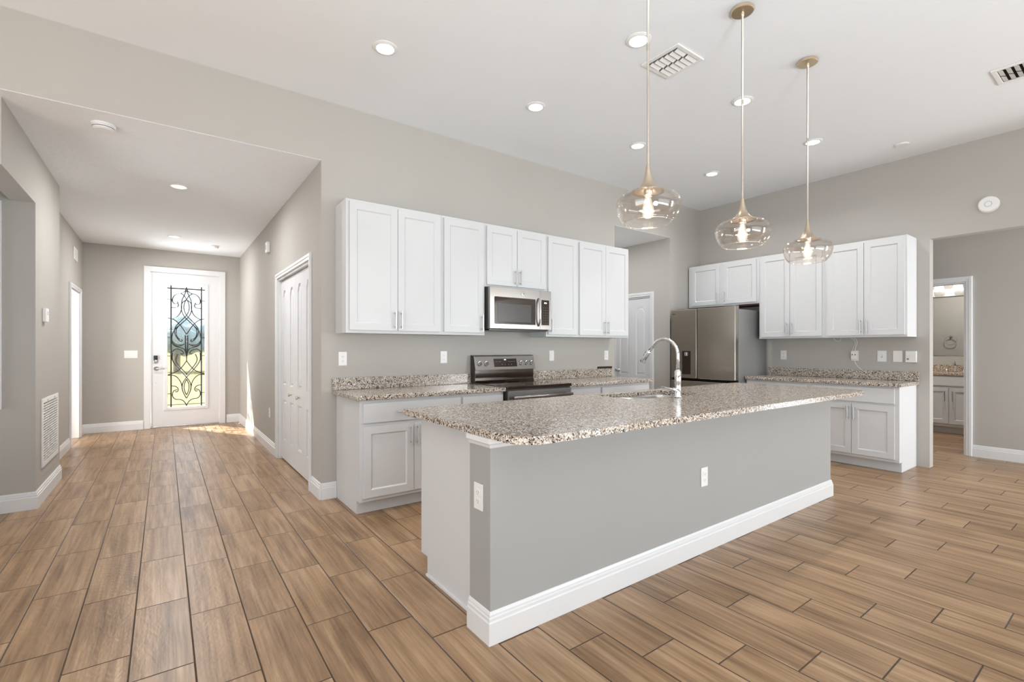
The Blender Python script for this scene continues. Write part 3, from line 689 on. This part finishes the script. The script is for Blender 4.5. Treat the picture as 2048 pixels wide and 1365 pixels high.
obj('badge', boxes((.030, .042, -.7812, -.7803, 1.735, 1.747), (.045, .070, -.7812, -.7803, 1.737, 1.745)), 'black', dl)
for x in (.05, W_ - .16): obj('hinge_cover', boxes((x, x + .11, -.76, -.60, 1.8005 if False else 1.766, 1.815)), 'fridge_side', fr, bevel=.004)
for x in (.05, W_ - .10):
    for y in (-.65, -.10): obj('foot', boxes((x, x + .05, y, y + .05, 0, .039)), 'black', fr)
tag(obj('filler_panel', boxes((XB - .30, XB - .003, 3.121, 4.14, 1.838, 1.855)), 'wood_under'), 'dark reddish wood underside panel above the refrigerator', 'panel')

# ---------------------------------------------------------------- island
il = thing('kitchen_island', 'long grey-painted kitchen island base with white end panel', 'kitchen island', (0, 0, 0))
IX0, IX1, IY0, IY1 = 1.131, 4.643, 1.711, 1.880
obj('knee_wall', boxes((IX0, IX1, IY0, IY1, .0005, .886)), 'island_paint', il)
bm = bmesh.new(); prof = [(IY1 + .0005, .0005), (2.438, .0005), (2.438, .105), (2.515, .105), (2.515, .886), (IY1 + .0005, .886)]
a = [bm.verts.new((1.190, y, z)) for y, z in prof]; b_ = [bm.verts.new((2.56, y, z)) for y, z in prof]
bm.faces.new(a); bm.faces.new(b_)
for i in range(6): bm.faces.new((a[i], a[(i + 1) % 6], b_[(i + 1) % 6], b_[i]))
box(bm, 3.36, 4.60, IY1 + .0005, 2.515, .105, .886); box(bm, 2.561, 3.359, IY1 + .0005, 1.95, .105, .886); box(bm, 2.561, 3.359, 2.50, 2.515, .105, .886); box(bm, 2.561, 4.60, IY1 + .0005, 2.438, .0005, .1045)
obj('cabinet_run', bm, 'white', il, bevel=.001)
for x0, x1 in ((1.20, 1.86), (1.88, 2.55), (2.57, 3.35), (3.37, 3.97), (3.99, 4.59)):
    bm = bmesh.new(); panel_slab(bm, rect(-x1, -x0, .13, .86), .0185, [rect(-x1 + .058, -x0 - .058, .188, .802)], SH, y0=-2.516)
    bmesh.ops.rotate(bm, cent=(0, 0, 0), matrix=Matrix.Rotation(pi, 3, 'Z'), verts=bm.verts)
    obj('door', bm, 'white', il)
# shoe moulding at end panel foot
obj('shoe_moulding', boxes((1.180, 1.1895, IY1 + .002, 2.437, .0006, .014)), 'trim', il)
# cap mouldings under the counter
bm = bmesh.new(); CAP = [(0, .838), (.006, .842), (.012, .856), (.019, .862), (.019, .886), (0, .886)]
Pp = [Vector((IX0 + .0, IY1)), Vector((IX0, IY0)), Vector((1.30, IY0))]
def mrun(bm, pts, side, prof):
    n = len(pts); rings = []
    for i in range(n):
        nn = []
        if i > 0: e = (pts[i] - pts[i - 1]).normalized(); nn.append(Vector((-e.y, e.x)) * side)
        if i < n - 1: e = (pts[i + 1] - pts[i]).normalized(); nn.append(Vector((-e.y, e.x)) * side)
        m = nn[0] if len(nn) == 1 else (nn[0] + nn[1]) / max(.2, (nn[0] + nn[1]).dot(nn[0]))
        rings.append([bm.verts.new((pts[i].x + m.x * (d + .0005), pts[i].y + m.y * (d + .0005), z)) for d, z in prof])
    k = len(prof)
    for a, b_ in zip(rings, rings[1:]):
        for i in range(k): bm.faces.new((a[i], a[(i + 1) % k], b_[(i + 1) % k], b_[i]))
    bm.faces.new(rings[0]); bm.faces.new(rings[-1]); return bm
obj('cap_moulding', mrun(bm, Pp, -1, CAP), 'trim', il)
bm = bmesh.new(); mrun(bm, [Vector((IX0, IY1)), Vector((IX0, IY0)), Vector((IX1, IY0)), Vector((IX1, IY1))], -1, [(d, z + .0006) for d, z in BASE])
obj('baseboard', bm, 'trim', il)
# island countertop with sink cut-out
ZT = .920
ic = thing('countertop', 'large speckled granite island countertop with rounded near corners and sink cut-out', 'countertop', (0, 0, 0))
def island_outline():
    x0, x1, y0, y1 = 1.112, 4.735, 1.462, 2.600; r = .135; out = []
    for cx_, cy_, a0, rr in ((x1 - r, y0 + r, -90, r), (x1 - .02, y1 - .02, 0, .02), (x0 + .02, y1 - .02, 90, .02), (x0 + r, y0 + r, 180, r)):
        for i in range(13):
            a = R(a0 + 90 * i / 12); out.append((cx_ + rr * cos(a), cy_ + rr * sin(a)))
    return out
SX0, SX1, SY0, SY1 = 2.585, 3.335, 2.125, 2.495
bm = bmesh.new(); plate(bm, island_outline(), ZT - .033, ZT, [rrect(SX0, SX1, SY0, SY1, .06)])
obj('slab', bm, 'granite', ic, bevel=.005)
# sink
sk = thing('sink', 'stainless undermount double-bowl sink set in the island', 'sink', (0, 0, 0))
def bowl(x0, x1):
    bm = bmesh.new(); loops = []
    for (ins, z, r) in ((-.012, ZT - .0335, .07), (.006, ZT - .034, .055), (.008, ZT - .06, .055), (.016, ZT - .20, .05), (.05, ZT - .215, .04)):
        loops.append([bm.verts.new((p[0], p[1], z)) for p in rrect(x0 + ins, x1 - ins, SY0 + ins, SY1 - ins, r)])
    for a, b_ in zip(loops, loops[1:]):
        n = len(a)
        for i in range(n): bm.faces.new((a[i], a[(i + 1) % n], b_[(i + 1) % n], b_[i]))
    bm.faces.new(loops[-1]); return bm
midx = 2.96
for x0, x1 in ((SX0, midx - .012), (midx + .012, SX1)):
    bo = obj('bowl', bowl(x0, x1), 'sinksteel', sk, smooth=True)
    b2 = bmesh.new(); lathe(b2, [(.045, ZT - .2145), (.04, ZT - .2125), (.03, ZT - .2135), (.001, ZT - .2135)], 24, ((x0 + x1) / 2, (SY0 + SY1) / 2, 0)); obj('drain', b2, 'chrome', bo)
# faucet
fx, fy = 2.952, 2.050
fc = thing('faucet', 'chrome gooseneck pull-down faucet on the island beside the sink', 'faucet', (fx, fy, ZT), 0)
b2 = bmesh.new(); lathe(b2, [(.031, .0005), (.031, .008), (.024, .014), (.022, .10), (.0235, .105), (.0235, .185), (.016, .192), (.0135, .20)], 28, cap0=True); obj('body', b2, 'chrome', fc, smooth=True)
pts = [(0, 0, .19), (0, 0, .285)]
rr = .118; cz_ = .298
for i in range(0, 21):
    a = pi - pi * .80 * i / 20; pts.append((0, rr + rr * cos(a), cz_ + rr * sin(a)))
q_ = Vector(pts[-1]); t_ = (Vector(pts[-1]) - Vector(pts[-2])).normalized(); pts.append(tuple(q_ + t_ * .05))
FROT = Matrix.Rotation(R(0), 4, 'Z')
b2 = bmesh.new(); tube(b2, pts, .0125, 16); obj('spout', b2, 'chrome', fc, smooth=True)
e1 = Vector(pts[-1]); dr_ = (Vector(pts[-1]) - Vector(pts[-2])).normalized()
b2 = bmesh.new(); tube(b2, [e1 + dr_ * .001, e1 + dr_ * .012, e1 + dr_ * .016, e1 + dr_ * .07, e1 + dr_ * .105, e1 + dr_ * .108], [.0145, .0155, .0165, .018, .021, .017], 20); sh = obj('spray_head', b2, 'chrome', fc, smooth=True)
sd = Vector((0, dr_.z, -dr_.y)); sd = sd if sd.y > 0 else -sd
b2 = bmesh.new(); 
for s in (.030, .055):
    c = e1 + dr_ * s + sd * .0185; tube(b2, [c - dr_ * .008, c + dr_ * .008], .005, 10)
obj('spray_button', b2, 'black', sh)
b2 = bmesh.new(); tube(b2, [(-.022, 0, .055), (-.05, 0, .055)], .0145, 16); tube(b2, [(-.045, .0, .058), (-.05, .03, .064), (-.052, .10, .072)], [.006, .0055, .005], 10); obj('handle', b2, 'chrome', fc, smooth=True)

# ---------------------------------------------------------------- pendants
def pendant():
    t = thing('pendant_light', '', 'pendant light', (0, 0, HC), 0, 'pendants over the island')
    b2 = bmesh.new(); lathe(b2, [(.0, -.0005), (.062, -.0005), (.065, -.004), (.065, -.020), (.061, -.023), (.0, -.0235)], 40); obj('canopy', b2, 'canopy', t, smooth=False, bevel=.0)
    b2 = bmesh.new(); lathe(b2, [(.010, -.0235), (.010, -.045), (.006, -.047), (.006, -1.17)], 14); lathe(b2, [(.0075, -.56), (.0075, -.585)], 14); obj('rod', b2, 'champagne', t, smooth=True)
    z = lambda v: v - HC
    prof = [(.0068, z(2.195)), (.010, z(2.18)), (.0135, z(2.155)), (.020, z(2.125)), (.030, z(2.098)), (.044, z(2.078)), (.062, z(2.064)), (.082, z(2.055))]
    b2 = bmesh.new(); lathe(b2, prof + [(.080, z(2.052)), (.060, z(2.060)), (.042, z(2.074)), (.024, z(2.09)), (.0, z(2.10))], 40); obj('bell', b2, 'bell', t, smooth=True)
    b2 = bmesh.new(); lathe(b2, [(.0, z(2.098)), (.020, z(2.096)), (.0225, z(2.09)), (.0225, z(2.040)), (.018, z(2.036)), (.0, z(2.036))], 28); obj('socket', b2, 'champagne', t, smooth=True)
    gp = [(.066, 2.0555), (.095, 2.052), (.122, 2.043), (.142, 2.028), (.154, 2.008), (.1575, 1.988), (.154, 1.962), (.145, 1.935), (.131, 1.912), (.118, 1.900)]
    inner = [(r - .003, zz - (.003 if i < 4 else 0)) for i, (r, zz) in enumerate(gp)]
    b2 = bmesh.new(); lathe(b2, [(r, z(zz)) for r, zz in gp + list(reversed(inner)) + [gp[0]]], 56); gs = obj('glass_shade', b2, 'glass', t, smooth=True)
    b2 = bmesh.new(); tube(b2, [(.1165 * cos(2 * pi * k / 56), .1165 * sin(2 * pi * k / 56), z(1.899)) for k in range(56)], .0027, 8, closed=True); obj('rim', b2, 'rimglass', gs, smooth=True)
    bp = [(.013, 2.036), (.015, 2.02), (.021, 2.0), (.027, 1.975), (.029, 1.955), (.026, 1.937), (.016, 1.924), (.003, 1.920), (.0, 1.920)]
    b2 = bmesh.new(); lathe(b2, [(r, z(zz)) for r, zz in bp], 28); bulb = obj('bulb', b2, 'bulbglass', t, smooth=True)
    b2 = bmesh.new()
    for k in range(6):
        a = k * pi / 3; c, s = cos(a), sin(a); tube(b2, [(.006 * c, .006 * s, z(2.02)), (.012 * c, .012 * s, z(1.945))], .0014, 5)
    for k in range(3):
        a = k * pi / 1.5; tube(b2, [(.006 * cos(a), .006 * sin(a), z(2.02)), (.012 * cos(a + .5), .012 * sin(a + .5), z(1.945))], .0014, 5)
    lathe(b2, [(.0, z(2.03)), (.005, z(2.028)), (.004, z(1.99)), (.0, z(1.985))], 10)
    obj('filament', b2, 'filament', bulb)
    return t
def children(o): return [c for c in bpy.data.objects if c.parent == o]
def copy_tree(o, parent=None):
    c = o.copy(); COL.objects.link(c)
    if parent is not None: c.parent = parent
    for ch in children(o): copy_tree(ch, c)
    return c
P0 = pendant()
for i, (x, lab) in enumerate(((1.963, 'glass pendant light over the near end of the island, its canopy out of view'), (2.866, 'glass pendant light over the middle of the island'), (3.766, 'glass pendant light over the far end of the island, closest to the refrigerator wall'))):
    o = P0 if i == 0 else copy_tree(P0)
    o.location = (x, 1.535, HC); o['label'] = lab
    lamp('pendant_glow', 'POINT', (x, 1.535, 1.975), 4.0, (1.0, .88, .70), shadow_soft_size=.03)

# ---------------------------------------------------------------- recessed lights
def downlight(m):
    t = thing('recessed_light', '', 'recessed light', (0, 0, 0), 0)
    b2 = bmesh.new(); lathe(b2, [(.058, -.0005), (.084, -.0005), (.084, -.004), (.070, -.010), (.060, -.010), (.058, -.0005)], 40); obj('trim_ring', b2, 'plastic', t, smooth=False)
    b2 = bmesh.new(); lathe(b2, [(.0585, -.006), (.04, -.0085), (.0, -.0095)], 40); obj('lens', b2, m, t, smooth=True)
    return t
D0 = downlight('led')
spots = [(1.238, 3.190, 'recessed ceiling light nearest the hall opening, left end of the front row'), (2.588, 2.103, 'recessed ceiling light beside the square ceiling vent, partly behind the nearest pendant rod'), (2.585, 3.202, 'recessed ceiling light above the stove area, between vent and wall cabinets'),
         (3.933, 2.106, 'recessed ceiling light crossed by the middle pendant rod'), (3.927, 3.201, 'recessed ceiling light just left of the nearest pendant bell'), (5.285, 2.105, 'recessed ceiling light crossed by the farthest pendant rod'), (5.272, 3.195, 'recessed ceiling light nearest the far ceiling corner')]
for i, (x, y, lab) in enumerate(spots):
    o = D0 if i == 0 else copy_tree(D0)
    o.location = (x, y, HC); o['label'] = lab; o['group'] = 'recessed lights in the kitchen ceiling'
    lamp('recessed_glow', 'AREA', (x, y, HC - .013), 9.0 if x > 5 else 2.2, (1.0, .98, .96), aim=(0, 0, -1), shape='DISK', size=.11, spread=R(150) if x > 5 else R(60))
H0 = downlight('led_hall')
for i, (x, y, lab) in enumerate(((.115, 5.648, 'recessed hall ceiling light nearer the kitchen'), (.118, 8.223, 'recessed hall ceiling light nearer the front door'))):
    o = H0 if i == 0 else copy_tree(H0)
    o.location = (x, y, HH); o['label'] = lab; o['group'] = 'recessed lights in the hall ceiling'
    lamp('hall_glow', 'AREA', (x, y, HH - .013), 24.0, (.98, .97, .96), aim=(0, 0, -1), shape='DISK', size=.11)

# ---------------------------------------------------------------- vents and detectors
def vent(label, loc, rz, n=6, half=.155, dark='plastic_grey'):
    t = thing('ceiling_vent', label, 'air vent', loc, rz, 'square supply vents in the kitchen ceiling')
    bm = bmesh.new(); i_ = half - .030
    ring_ = [(-half, half, -half, half), (-i_, i_, -i_, i_)]
    (a0, a1, a2, a3), (b0, b1, b2_, b3) = ring_
    box(bm, a0, b0, a2, a3, -.010, -.0005); box(bm, b1, a1, a2, a3, -.010, -.0005); box(bm, b0, b1, a2, b2_, -.010, -.0005); box(bm, b0, b1, b3, a3, -.010, -.0005)
    obj('frame', bm, 'plastic', t, bevel=.003)
    obj('duct', boxes((-i_, i_, -i_, i_, -.0012, -.0005)), dark, t)
    for k in range(n):
        y = -i_ + (k + .5) * 2 * i_ / n; hw = i_ / n * .80
        for xa, xb in ((-i_ + .016, -.006), (.012, i_ - .002)):
            bm = bmesh.new(); vs = []
            for x in (xa, xb):
                vs.append([bm.verts.new((x, y - hw, -.003)), bm.verts.new((x, y + hw * .7, -.013)), bm.verts.new((x, y + hw * .7, -.0145)), bm.verts.new((x, y - hw, -.0045))])
            for i in range(4): bm.faces.new((vs[0][i], vs[0][(i + 1) % 4], vs[1][(i + 1) % 4], vs[1][i]))
            bm.faces.new(vs[0]); bm.faces.new(vs[1]); obj('slat', bm, 'plastic', t)
    return t
vent('square white ceiling vent beside the nearest pendant rod', (2.983, 2.117, HC), 0)
vent('ceiling vent with dark slots at the right edge of the ceiling', (5.17, .63, HC), pi, dark='gap')
def disc(name, label, cat, loc, prof, axis='Z', flip=1, group=None, extra=None):
    t = thing(name, label, cat, loc, 0, group)
    b2 = bmesh.new(); lathe(b2, [(r, flip * h) for r, h in prof], 40, axis=axis); obj('body', b2, 'plastic', t, smooth=False, bevel=.0)
    return t
disc('speaker_cover', 'flat round white disc on the ceiling near the right wall', 'ceiling disc', (6.085, 1.598, HC), [(.0, -.0005), (.062, -.0005), (.060, -.010), (.050, -.014), (.0, -.014)])
t = disc('smoke_detector', 'round white smoke detector on the hall ceiling by the opening', 'smoke detector', (-.345, 4.41, HH), [(.0, -.0005), (.068, -.0005), (.068, -.012), (.061, -.014), (.061, -.034), (.048, -.042), (.0, -.042)])
b2 = bmesh.new(); lathe(b2, [(.0615, -.022), (.0618, -.025), (.0615, -.028)], 40); obj('sensing_slot', b2, 'plastic_grey', t)
t = disc('smoke_detector', 'small white detector on the hall ceiling near the front door', 'smoke detector', (.64, 8.62, HH), [(.0, -.0005), (.055, -.0005), (.055, -.012), (.040, -.014), (.038, -.040), (.0, -.042)])
t = disc('alarm', 'round white alarm high on the right wall above the opening', 'alarm', (XR, 1.034, 2.683), [(.0, -.0006), (.078, -.0006), (.078, -.012), (.074, -.014), (.074, -.040), (.066, -.045), (.0, -.045)], axis='X')
b2 = bmesh.new(); lathe(b2, [(.024, -.0452), (.024, -.048), (.0, -.049)], 28, axis='X'); obj('test_button', b2, 'plastic', t, bevel=.001)
b2 = bmesh.new(); lathe(b2, [(.025, -.0452), (.0275, -.0456), (.0275, -.0452)], 28, axis='X'); obj('button_gap', b2, 'plastic_grey', t)
# return grille on the hall pier
g = thing('return_grille', 'white return-air grille low on the hall pier', 'air vent', (XL, 5.835, .565), pi / 2)
# local: x -> world y, facing -y -> world +x
bm = bmesh.new(); hw, hh = .365, .285
for b_ in ((-hw, -hw + .04, -hh, hh), (hw - .04, hw, -hh, hh), (-hw + .04, hw - .04, -hh, -hh + .04), (-hw + .04, hw - .04, hh - .04, hh)): box(bm, b_[0], b_[1], -.012, -.0006, b_[2], b_[3])
obj('frame', bm, 'plastic', g, bevel=.003)
obj('filter', boxes((-hw + .04, hw - .04, -.0016, -.0007, -hh + .04, hh - .04)), 'plastic_grey', g)
ns = 22
for k in range(ns):
    z = -hh + .045 + (k + .5) * (2 * hh - .09) / ns
    bm = bmesh.new(); box(bm, -hw + .041, hw - .041, -.010, -.003, z - .0065, z + .0055); obj('louver', bm, 'plastic', g)
bm = bmesh.new()
for k in range(1, 8):
    x = -hw + .04 + k * (2 * hw - .08) / 8; box(bm, x - .003, x + .003, -.0115, -.0101, -hh + .04, hh - .04)
obj('mullion', bm, 'plastic', g)
for s in (-1, 1): obj('latch', boxes((s * .16 - .02, s * .16 + .02, -.016, -.0122, hh - .03, hh - .018)), 'nickel', g)
# high wall vent on set-back wall
g = thing('wall_vent', 'small white vent high on the set-back hall wall above the doorway', 'air vent', (XL2, 8.72, 2.545), pi / 2)
obj('frame', boxes((-.17, .17, -.010, -.0006, -.085, .085)), 'plastic', g, bevel=.004)
for k in range(5): obj('louver', boxes((-.145, .145, -.014, -.0102, -.06 + k * .027, -.048 + k * .027)), 'plastic', g)
# thermostat
g = thing('thermostat', 'small white thermostat on the hall pier above the grille', 'thermostat', (XL, 5.575, 1.55), pi / 2)
obj('body', boxes((-.05, .05, -.028, -.0006, -.058, .058)), 'plastic', g, bevel=.006)
obj('display', boxes((-.022, .022, -.0287, -.0281, .0, .032)), simple('lcd_grey', (.45, .46, .44), .3), g)
# chime box on the right hall wall
g = thing('door_chime', 'small white box high on the hall wall left of the closet', 'wall sensor', (XH, 6.60, 2.525), -pi / 2)
obj('body', boxes((-.055, .055, -.04, -.0006, -.065, .065)), 'plastic', g, bevel=.008)
obj('lens', boxes((-.02, .02, -.0412, -.0402, -.03, .03)), 'plastic_grey', g, bevel=.0)
g['label'] = 'small white box sensor high on the hall wall left of the closet'

# ---------------------------------------------------------------- outlets and switches
def outlet(label, loc, rz, kind='outlet', wd=.072, ht=.118, group='white outlet and switch plates'):
    nm = {'outlet': 'outlet', 'switch': 'light_switch', 'blank': 'wall_plate', 'toggle': 'light_switch'}[kind]
    t = thing(nm, label, {'outlet': 'outlet', 'switch': 'light switch', 'blank': 'wall plate', 'toggle': 'light switch'}[kind], loc, rz)
    obj('plate', boxes((-wd / 2, wd / 2, -.0065, -.0006, -ht / 2, ht / 2)), 'plastic', t, bevel=.0025)
    if kind == 'outlet':
        for s in (-1, 1):
            bm = bmesh.new(); panel = rrect(-.016, .016, s * .0195 - .014, s * .0195 + .014, .008)
            panel_slab(bm, panel, .0018, [], [], y0=-.0066); r_ = obj('receptacle', bm, 'plastic', t)
            z = s * .0195
            obj('slots', boxes((-.0075, -.0055, -.0088, -.00845, z - .003, z + .005), (.0055, .0075, -.0088, -.00845, z - .003, z + .005), (-.002, .002, -.0088, -.00845, z - .010, z - .006)), 'plastic_grey', r_)
    elif kind == 'switch':
        n = max(1, round((wd - .026) / .046))
        for k in range(n):
            x = (k - (n - 1) / 2) * .046; obj('rocker', boxes((x - .0165, x + .0165, -.0105, -.0066, -.033, .033)), 'plastic', t, bevel=.002)
    elif kind == 'toggle':
        obj('toggle', boxes((-.005, .005, -.018, -.0066, -.006, .012)), 'plastic', t, bevel=.001); obj('toggle_slot', boxes((-.0065, .0065, -.0069, -.0066, -.014, .014)), 'plastic_grey', t)
    return t
outlet('white duplex outlet above the left countertop, beside the hall corner', (1.238, YW, 1.18), 0)
outlet('white duplex outlet above the left countertop, just left of the stove', (2.210, YW, 1.183), 0)
outlet('white rocker switch plate above the right countertop, just right of the stove', (3.597, YW, 1.184), 0, 'switch')
outlet('white duplex outlet at the pantry niche end above the small black bar', (4.503, YW, 1.182), 0)
outlet('white duplex outlet beside the refrigerator on the right wall', (XR, 2.962, 1.181), -pi / 2)
o2 = outlet('white outlet with plug-in charger and cables under the right cabinets', (XR, 2.162, 1.182), -pi / 2)
outlet('white toggle switch plate right of the plug-in charger', (XR, 1.902, 1.180), -pi / 2, 'toggle', .085, .124)
outlet('blank white wall plate second from the passage opening', (XR, 1.757, 1.180), -pi / 2, 'blank', .085, .124)
t = thing('control_box', 'thick white control box nearest the passage opening', 'control box', (XR, 1.637, 1.178), -pi / 2)
obj('body', boxes((-.048, .048, -.030, -.0006, -.062, .062)), 'plastic', t, bevel=.004)
obj('button', boxes((-.034, -.016, -.0325, -.0303, -.034, -.016)), 'plastic_grey', t); obj('window', boxes((-.034, -.006, -.0318, -.0303, -.006, .012)), 'trim', t)
outlet('white duplex outlet on the narrow end of the island wall', (IX0, 1.800, .612), -pi / 2)
outlet('white duplex outlet on the long grey front of the island', (2.733, IY0, .465), 0)
outlet('white duplex outlet low on the hall wall beside the closet', (XH, 6.56, .47), -pi / 2)
outlet('white three-rocker switch plate left of the front door', (-.415, YD, 1.175), 0, 'switch', .164, .118)
# charger + cables
ch = thing('charger', 'white two-port plug-in charger in the outlet under the right cabinets', 'charger', (XR - .0088, 2.162, 1.182), -pi / 2)
obj('body', boxes((-.030, .030, -.030, -.0005, -.042, .050)), 'plastic', ch, bevel=.004)
for s in (-1, 1): obj('port', boxes((s * .014 - .005, s * .014 + .005, -.0308, -.0302, .006, .018)), 'black', ch)
def cable(label, pts, r=.0028):
    b2 = bmesh.new(); tube(b2, [Vector(p) for p in smooth3(pts)], r, 8); return tag(obj('cable', b2, 'plastic', smooth=True), label, 'cable')
def smooth3(p, k=6):
    out = []
    for i in range(len(p) - 1):
        p0, p1, p2, p3 = p[max(i - 1, 0)], p[i], p[i + 1], p[min(i + 2, len(p) - 1)]
        for j in range(k):
            t = j / k; out.append(tuple(.5 * (2 * p1[a] + (p2[a] - p0[a]) * t + (2 * p0[a] - 5 * p1[a] + 4 * p2[a] - p3[a]) * t * t + (3 * p1[a] - p0[a] - 3 * p2[a] + p3[a]) * t ** 3) for a in (0, 1, 2)))
    return out + [p[-1]]
xc = XR - .024
cable('white cable looping from the cabinet underside into the left side of the charger', [(xc - .02, 2.190, 1.3915), (xc, 2.158, 1.36), (xc, 2.152, 1.32), (xc, 2.170, 1.28), (xc, 2.180, 1.234)])
cable('white cable running down from the cabinet underside to the right side of the charger', [(xc - .02, 2.160, 1.3915), (xc - .008, 2.136, 1.365), (xc - .008, 2.132, 1.32), (xc - .008, 2.146, 1.28), (xc - .008, 2.148, 1.234)])
cable('white cable drooping from the charger down to the granite backsplash', [(xc - .004, 2.155, 1.138), (xc - .004, 2.150, 1.10), (xc - .006, 2.120, 1.055), (xc - .008, 2.085, 1.0195)])
cable('short white cable loop hanging under the cabinets left of the charger', [(xc - .02, 2.365, 1.3915), (xc - .02, 2.355, 1.370), (xc - .02, 2.325, 1.352), (xc - .02, 2.295, 1.362), (xc - .02, 2.290, 1.3915)])
b2 = boxes((4.345, 4.600, YB - .019, YB - .002, 1.0168, 1.043)); tag(obj('black_bar', b2, 'brownpaper', bevel=.008), 'small black bar lying on the backsplash at the pantry niche end', 'bar')
# door stop on hall baseboard
b2 = bmesh.new(); tube(b2, [(XH - .017, 8.75, .07), (XH - .085, 8.75, .07)], .005, 8); lathe(b2, [(.0, -.085), (.010, -.085), (.010, -.097), (.0, -.098)], 14, (XH, 8.75, .07), 'X'); tag(obj('door_stop', b2, 'trim'), 'small white door stop on the hall baseboard near the front door', 'door stop')

# ---------------------------------------------------------------- bathroom beyond the passage
VX = 9.40
cabinet('white bathroom vanity cabinet with two doors seen through the doorway', 'vanity', (9.945, 2.62, .0005), -pi / 2, 1.42, .545, 0, .868,
        [(2.62 - a, 2.62 - b_, .15, .683, 2.62 - h, .562) for a, b_, h in ((2.42, 1.912, 1.950), (1.898, 1.40, 1.862))], [(2.62 - 2.42, 2.62 - 1.40, .712, .852, 0)], True, name='vanity_cabinet')
t = thing('countertop', 'gold-brown granite countertop on the bathroom vanity', 'countertop', (0, 0, 0))
obj('slab', boxes((VX - .03, 9.945, 1.18, 2.64, .869, .905)), 'granite_warm', t, bevel=.004); obj('backsplash', boxes((9.925, 9.945, 1.18, 2.64, .9055, 1.01)), 'granite_warm', t)
t = thing('faucet', 'small chrome two-handle bathroom faucet on the vanity', 'faucet', (9.84, 1.925, .9055))
b2 = bmesh.new(); lathe(b2, [(.022, 0.0005), (.02, .02), (.013, .03), (.012, .10)], 16, cap0=True); tube(b2, [(0, 0, .10), (-.01, 0, .14), (-.05, 0, .165), (-.09, 0, .15), (-.10, 0, .12)], .010, 10); obj('spout', b2, 'chrome', t, smooth=True)
for s in (-1, 1):
    b2 = bmesh.new(); lathe(b2, [(.022, .0005), (.018, .03), (.010, .045), (.0, .047)], 16, (0, s * .10, 0)); tube(b2, [(0, s * .10, .04), (-.03, s * .13, .055)], .007, 8); obj('handle', b2, 'chrome', t, smooth=True)
tag(obj('mirror', boxes((9.943, 9.949, 1.25, 2.6, 1.155, 2.07)), 'mirror'), 'large frameless bathroom mirror above the vanity', 'mirror')
t = thing('vanity_light', 'lit white vanity light bar with bell shades above the mirror', 'vanity light', (9.949, 1.93, 2.14))
obj('backplate', boxes((-.03, -.0005, -.40, .40, -.06, .06)), 'plastic', t, bevel=.004)
for s in (-.255, -.035, .185):
    b2 = bmesh.new(); lathe(b2, [(.062, .02), (.058, .06), (.048, .11), (.036, .16), (.0, .165)], 24, (-.10, s, 0)); lathe(b2, [(.0, .02), (.06, .02)], 24, (-.10, s, 0)); obj('shade', b2, 'vanity_shade', t, smooth=True)
    b2 = bmesh.new(); tube(b2, [(-.03, s, .03), (-.10, s, .015), (-.10, s, .02)], .008, 8); obj('arm', b2, 'nickel', t)
lamp('bathroom_glow', 'AREA', (8.7, 2.0, HH - .02), 30, (1, .96, .9), aim=(0, 0, -1), shape='DISK', size=.3)
# towel ring on the bathroom side wall (seen in the mirror)
t = thing('towel_ring', 'chrome towel ring on the bathroom wall, visible in the mirror', 'towel ring', (XF + .121, 2.42, 1.50))
b2 = bmesh.new(); lathe(b2, [(.0, .0006), (.025, .0006), (.025, .012), (.010, .016), (.010, .045), (.0, .047)], 20, axis='X'); obj('post', b2, 'chrome', t, smooth=True)
b2 = bmesh.new(); tube(b2, [(.042, .085 * sin(2 * pi * k / 28), -.085 + .085 * cos(2 * pi * k / 28)) for k in range(28)], .005, 8, closed=True); obj('ring', b2, 'chrome', t, smooth=True)
# bathroom door, folded open against the side wall
t = thing('door_5', 'white bathroom door standing open inside the bathroom', 'door', (XF + .135, 1.392, 0), pi, kind='structure')
bm = bmesh.new(); panel_slab(bm, rect(-.74, 0, .012, 2.03), .034, [rect(-.67, -.41, .22, .80), rect(-.33, -.07, .22, .80), rect(-.67, -.41, .95, 1.9), rect(-.33, -.07, .95, 1.9)], MOULD, y0=.06)
obj('panel', bm, 'door', t)

# ---------------------------------------------------------------- outdoors beyond the front door
tag(obj('lawn', boxes((-120, 120, 9.62, 320, -.16, -.10)), 'lawn'), 'yellow-green lawn outside the front door', 'lawn', kind='stuff')
def shrub(name, label, loc, r, h, seed):
    rnd = random.Random(seed); t = thing(name, label, 'tree', loc, 0, 'trees beyond the front lawn')
    bm = bmesh.new()
    for k in range(14):
        s = rnd.uniform(.28, .40) * r; p = Vector((rnd.uniform(-r, r) * .75, rnd.uniform(-r, r) * .7, h * rnd.uniform(.50, .90)))
        b2 = bmesh.new(); bmesh.ops.create_icosphere(b2, subdivisions=2, radius=s)
        for v in b2.verts: v.co = v.co * rnd.uniform(.85, 1.15) + p
        me = bpy.data.meshes.new('tmp'); b2.to_mesh(me); b2.free(); bm.from_mesh(me); bpy.data.meshes.remove(me)
    obj('crown', bm, 'leaf', t)
    b2 = bmesh.new(); tube(b2, [(0, 0, 0), (0, 0, h * .6)], r * .08, 8); obj('trunk', b2, 'bark', t)
for i, (x, y, r, h) in enumerate(((-3.0, 31, 1.9, 2.3), (.6, 34, 2.2, 2.9), (4.4, 30, 1.8, 2.2))):
    shrub('tree', ['leftmost green tree beyond the lawn, seen through the door glass', 'tallest green tree beyond the lawn, seen through the door glass', 'rightmost green tree beyond the lawn, seen through the door glass'][i], (x, y, -.1), r, h, i)
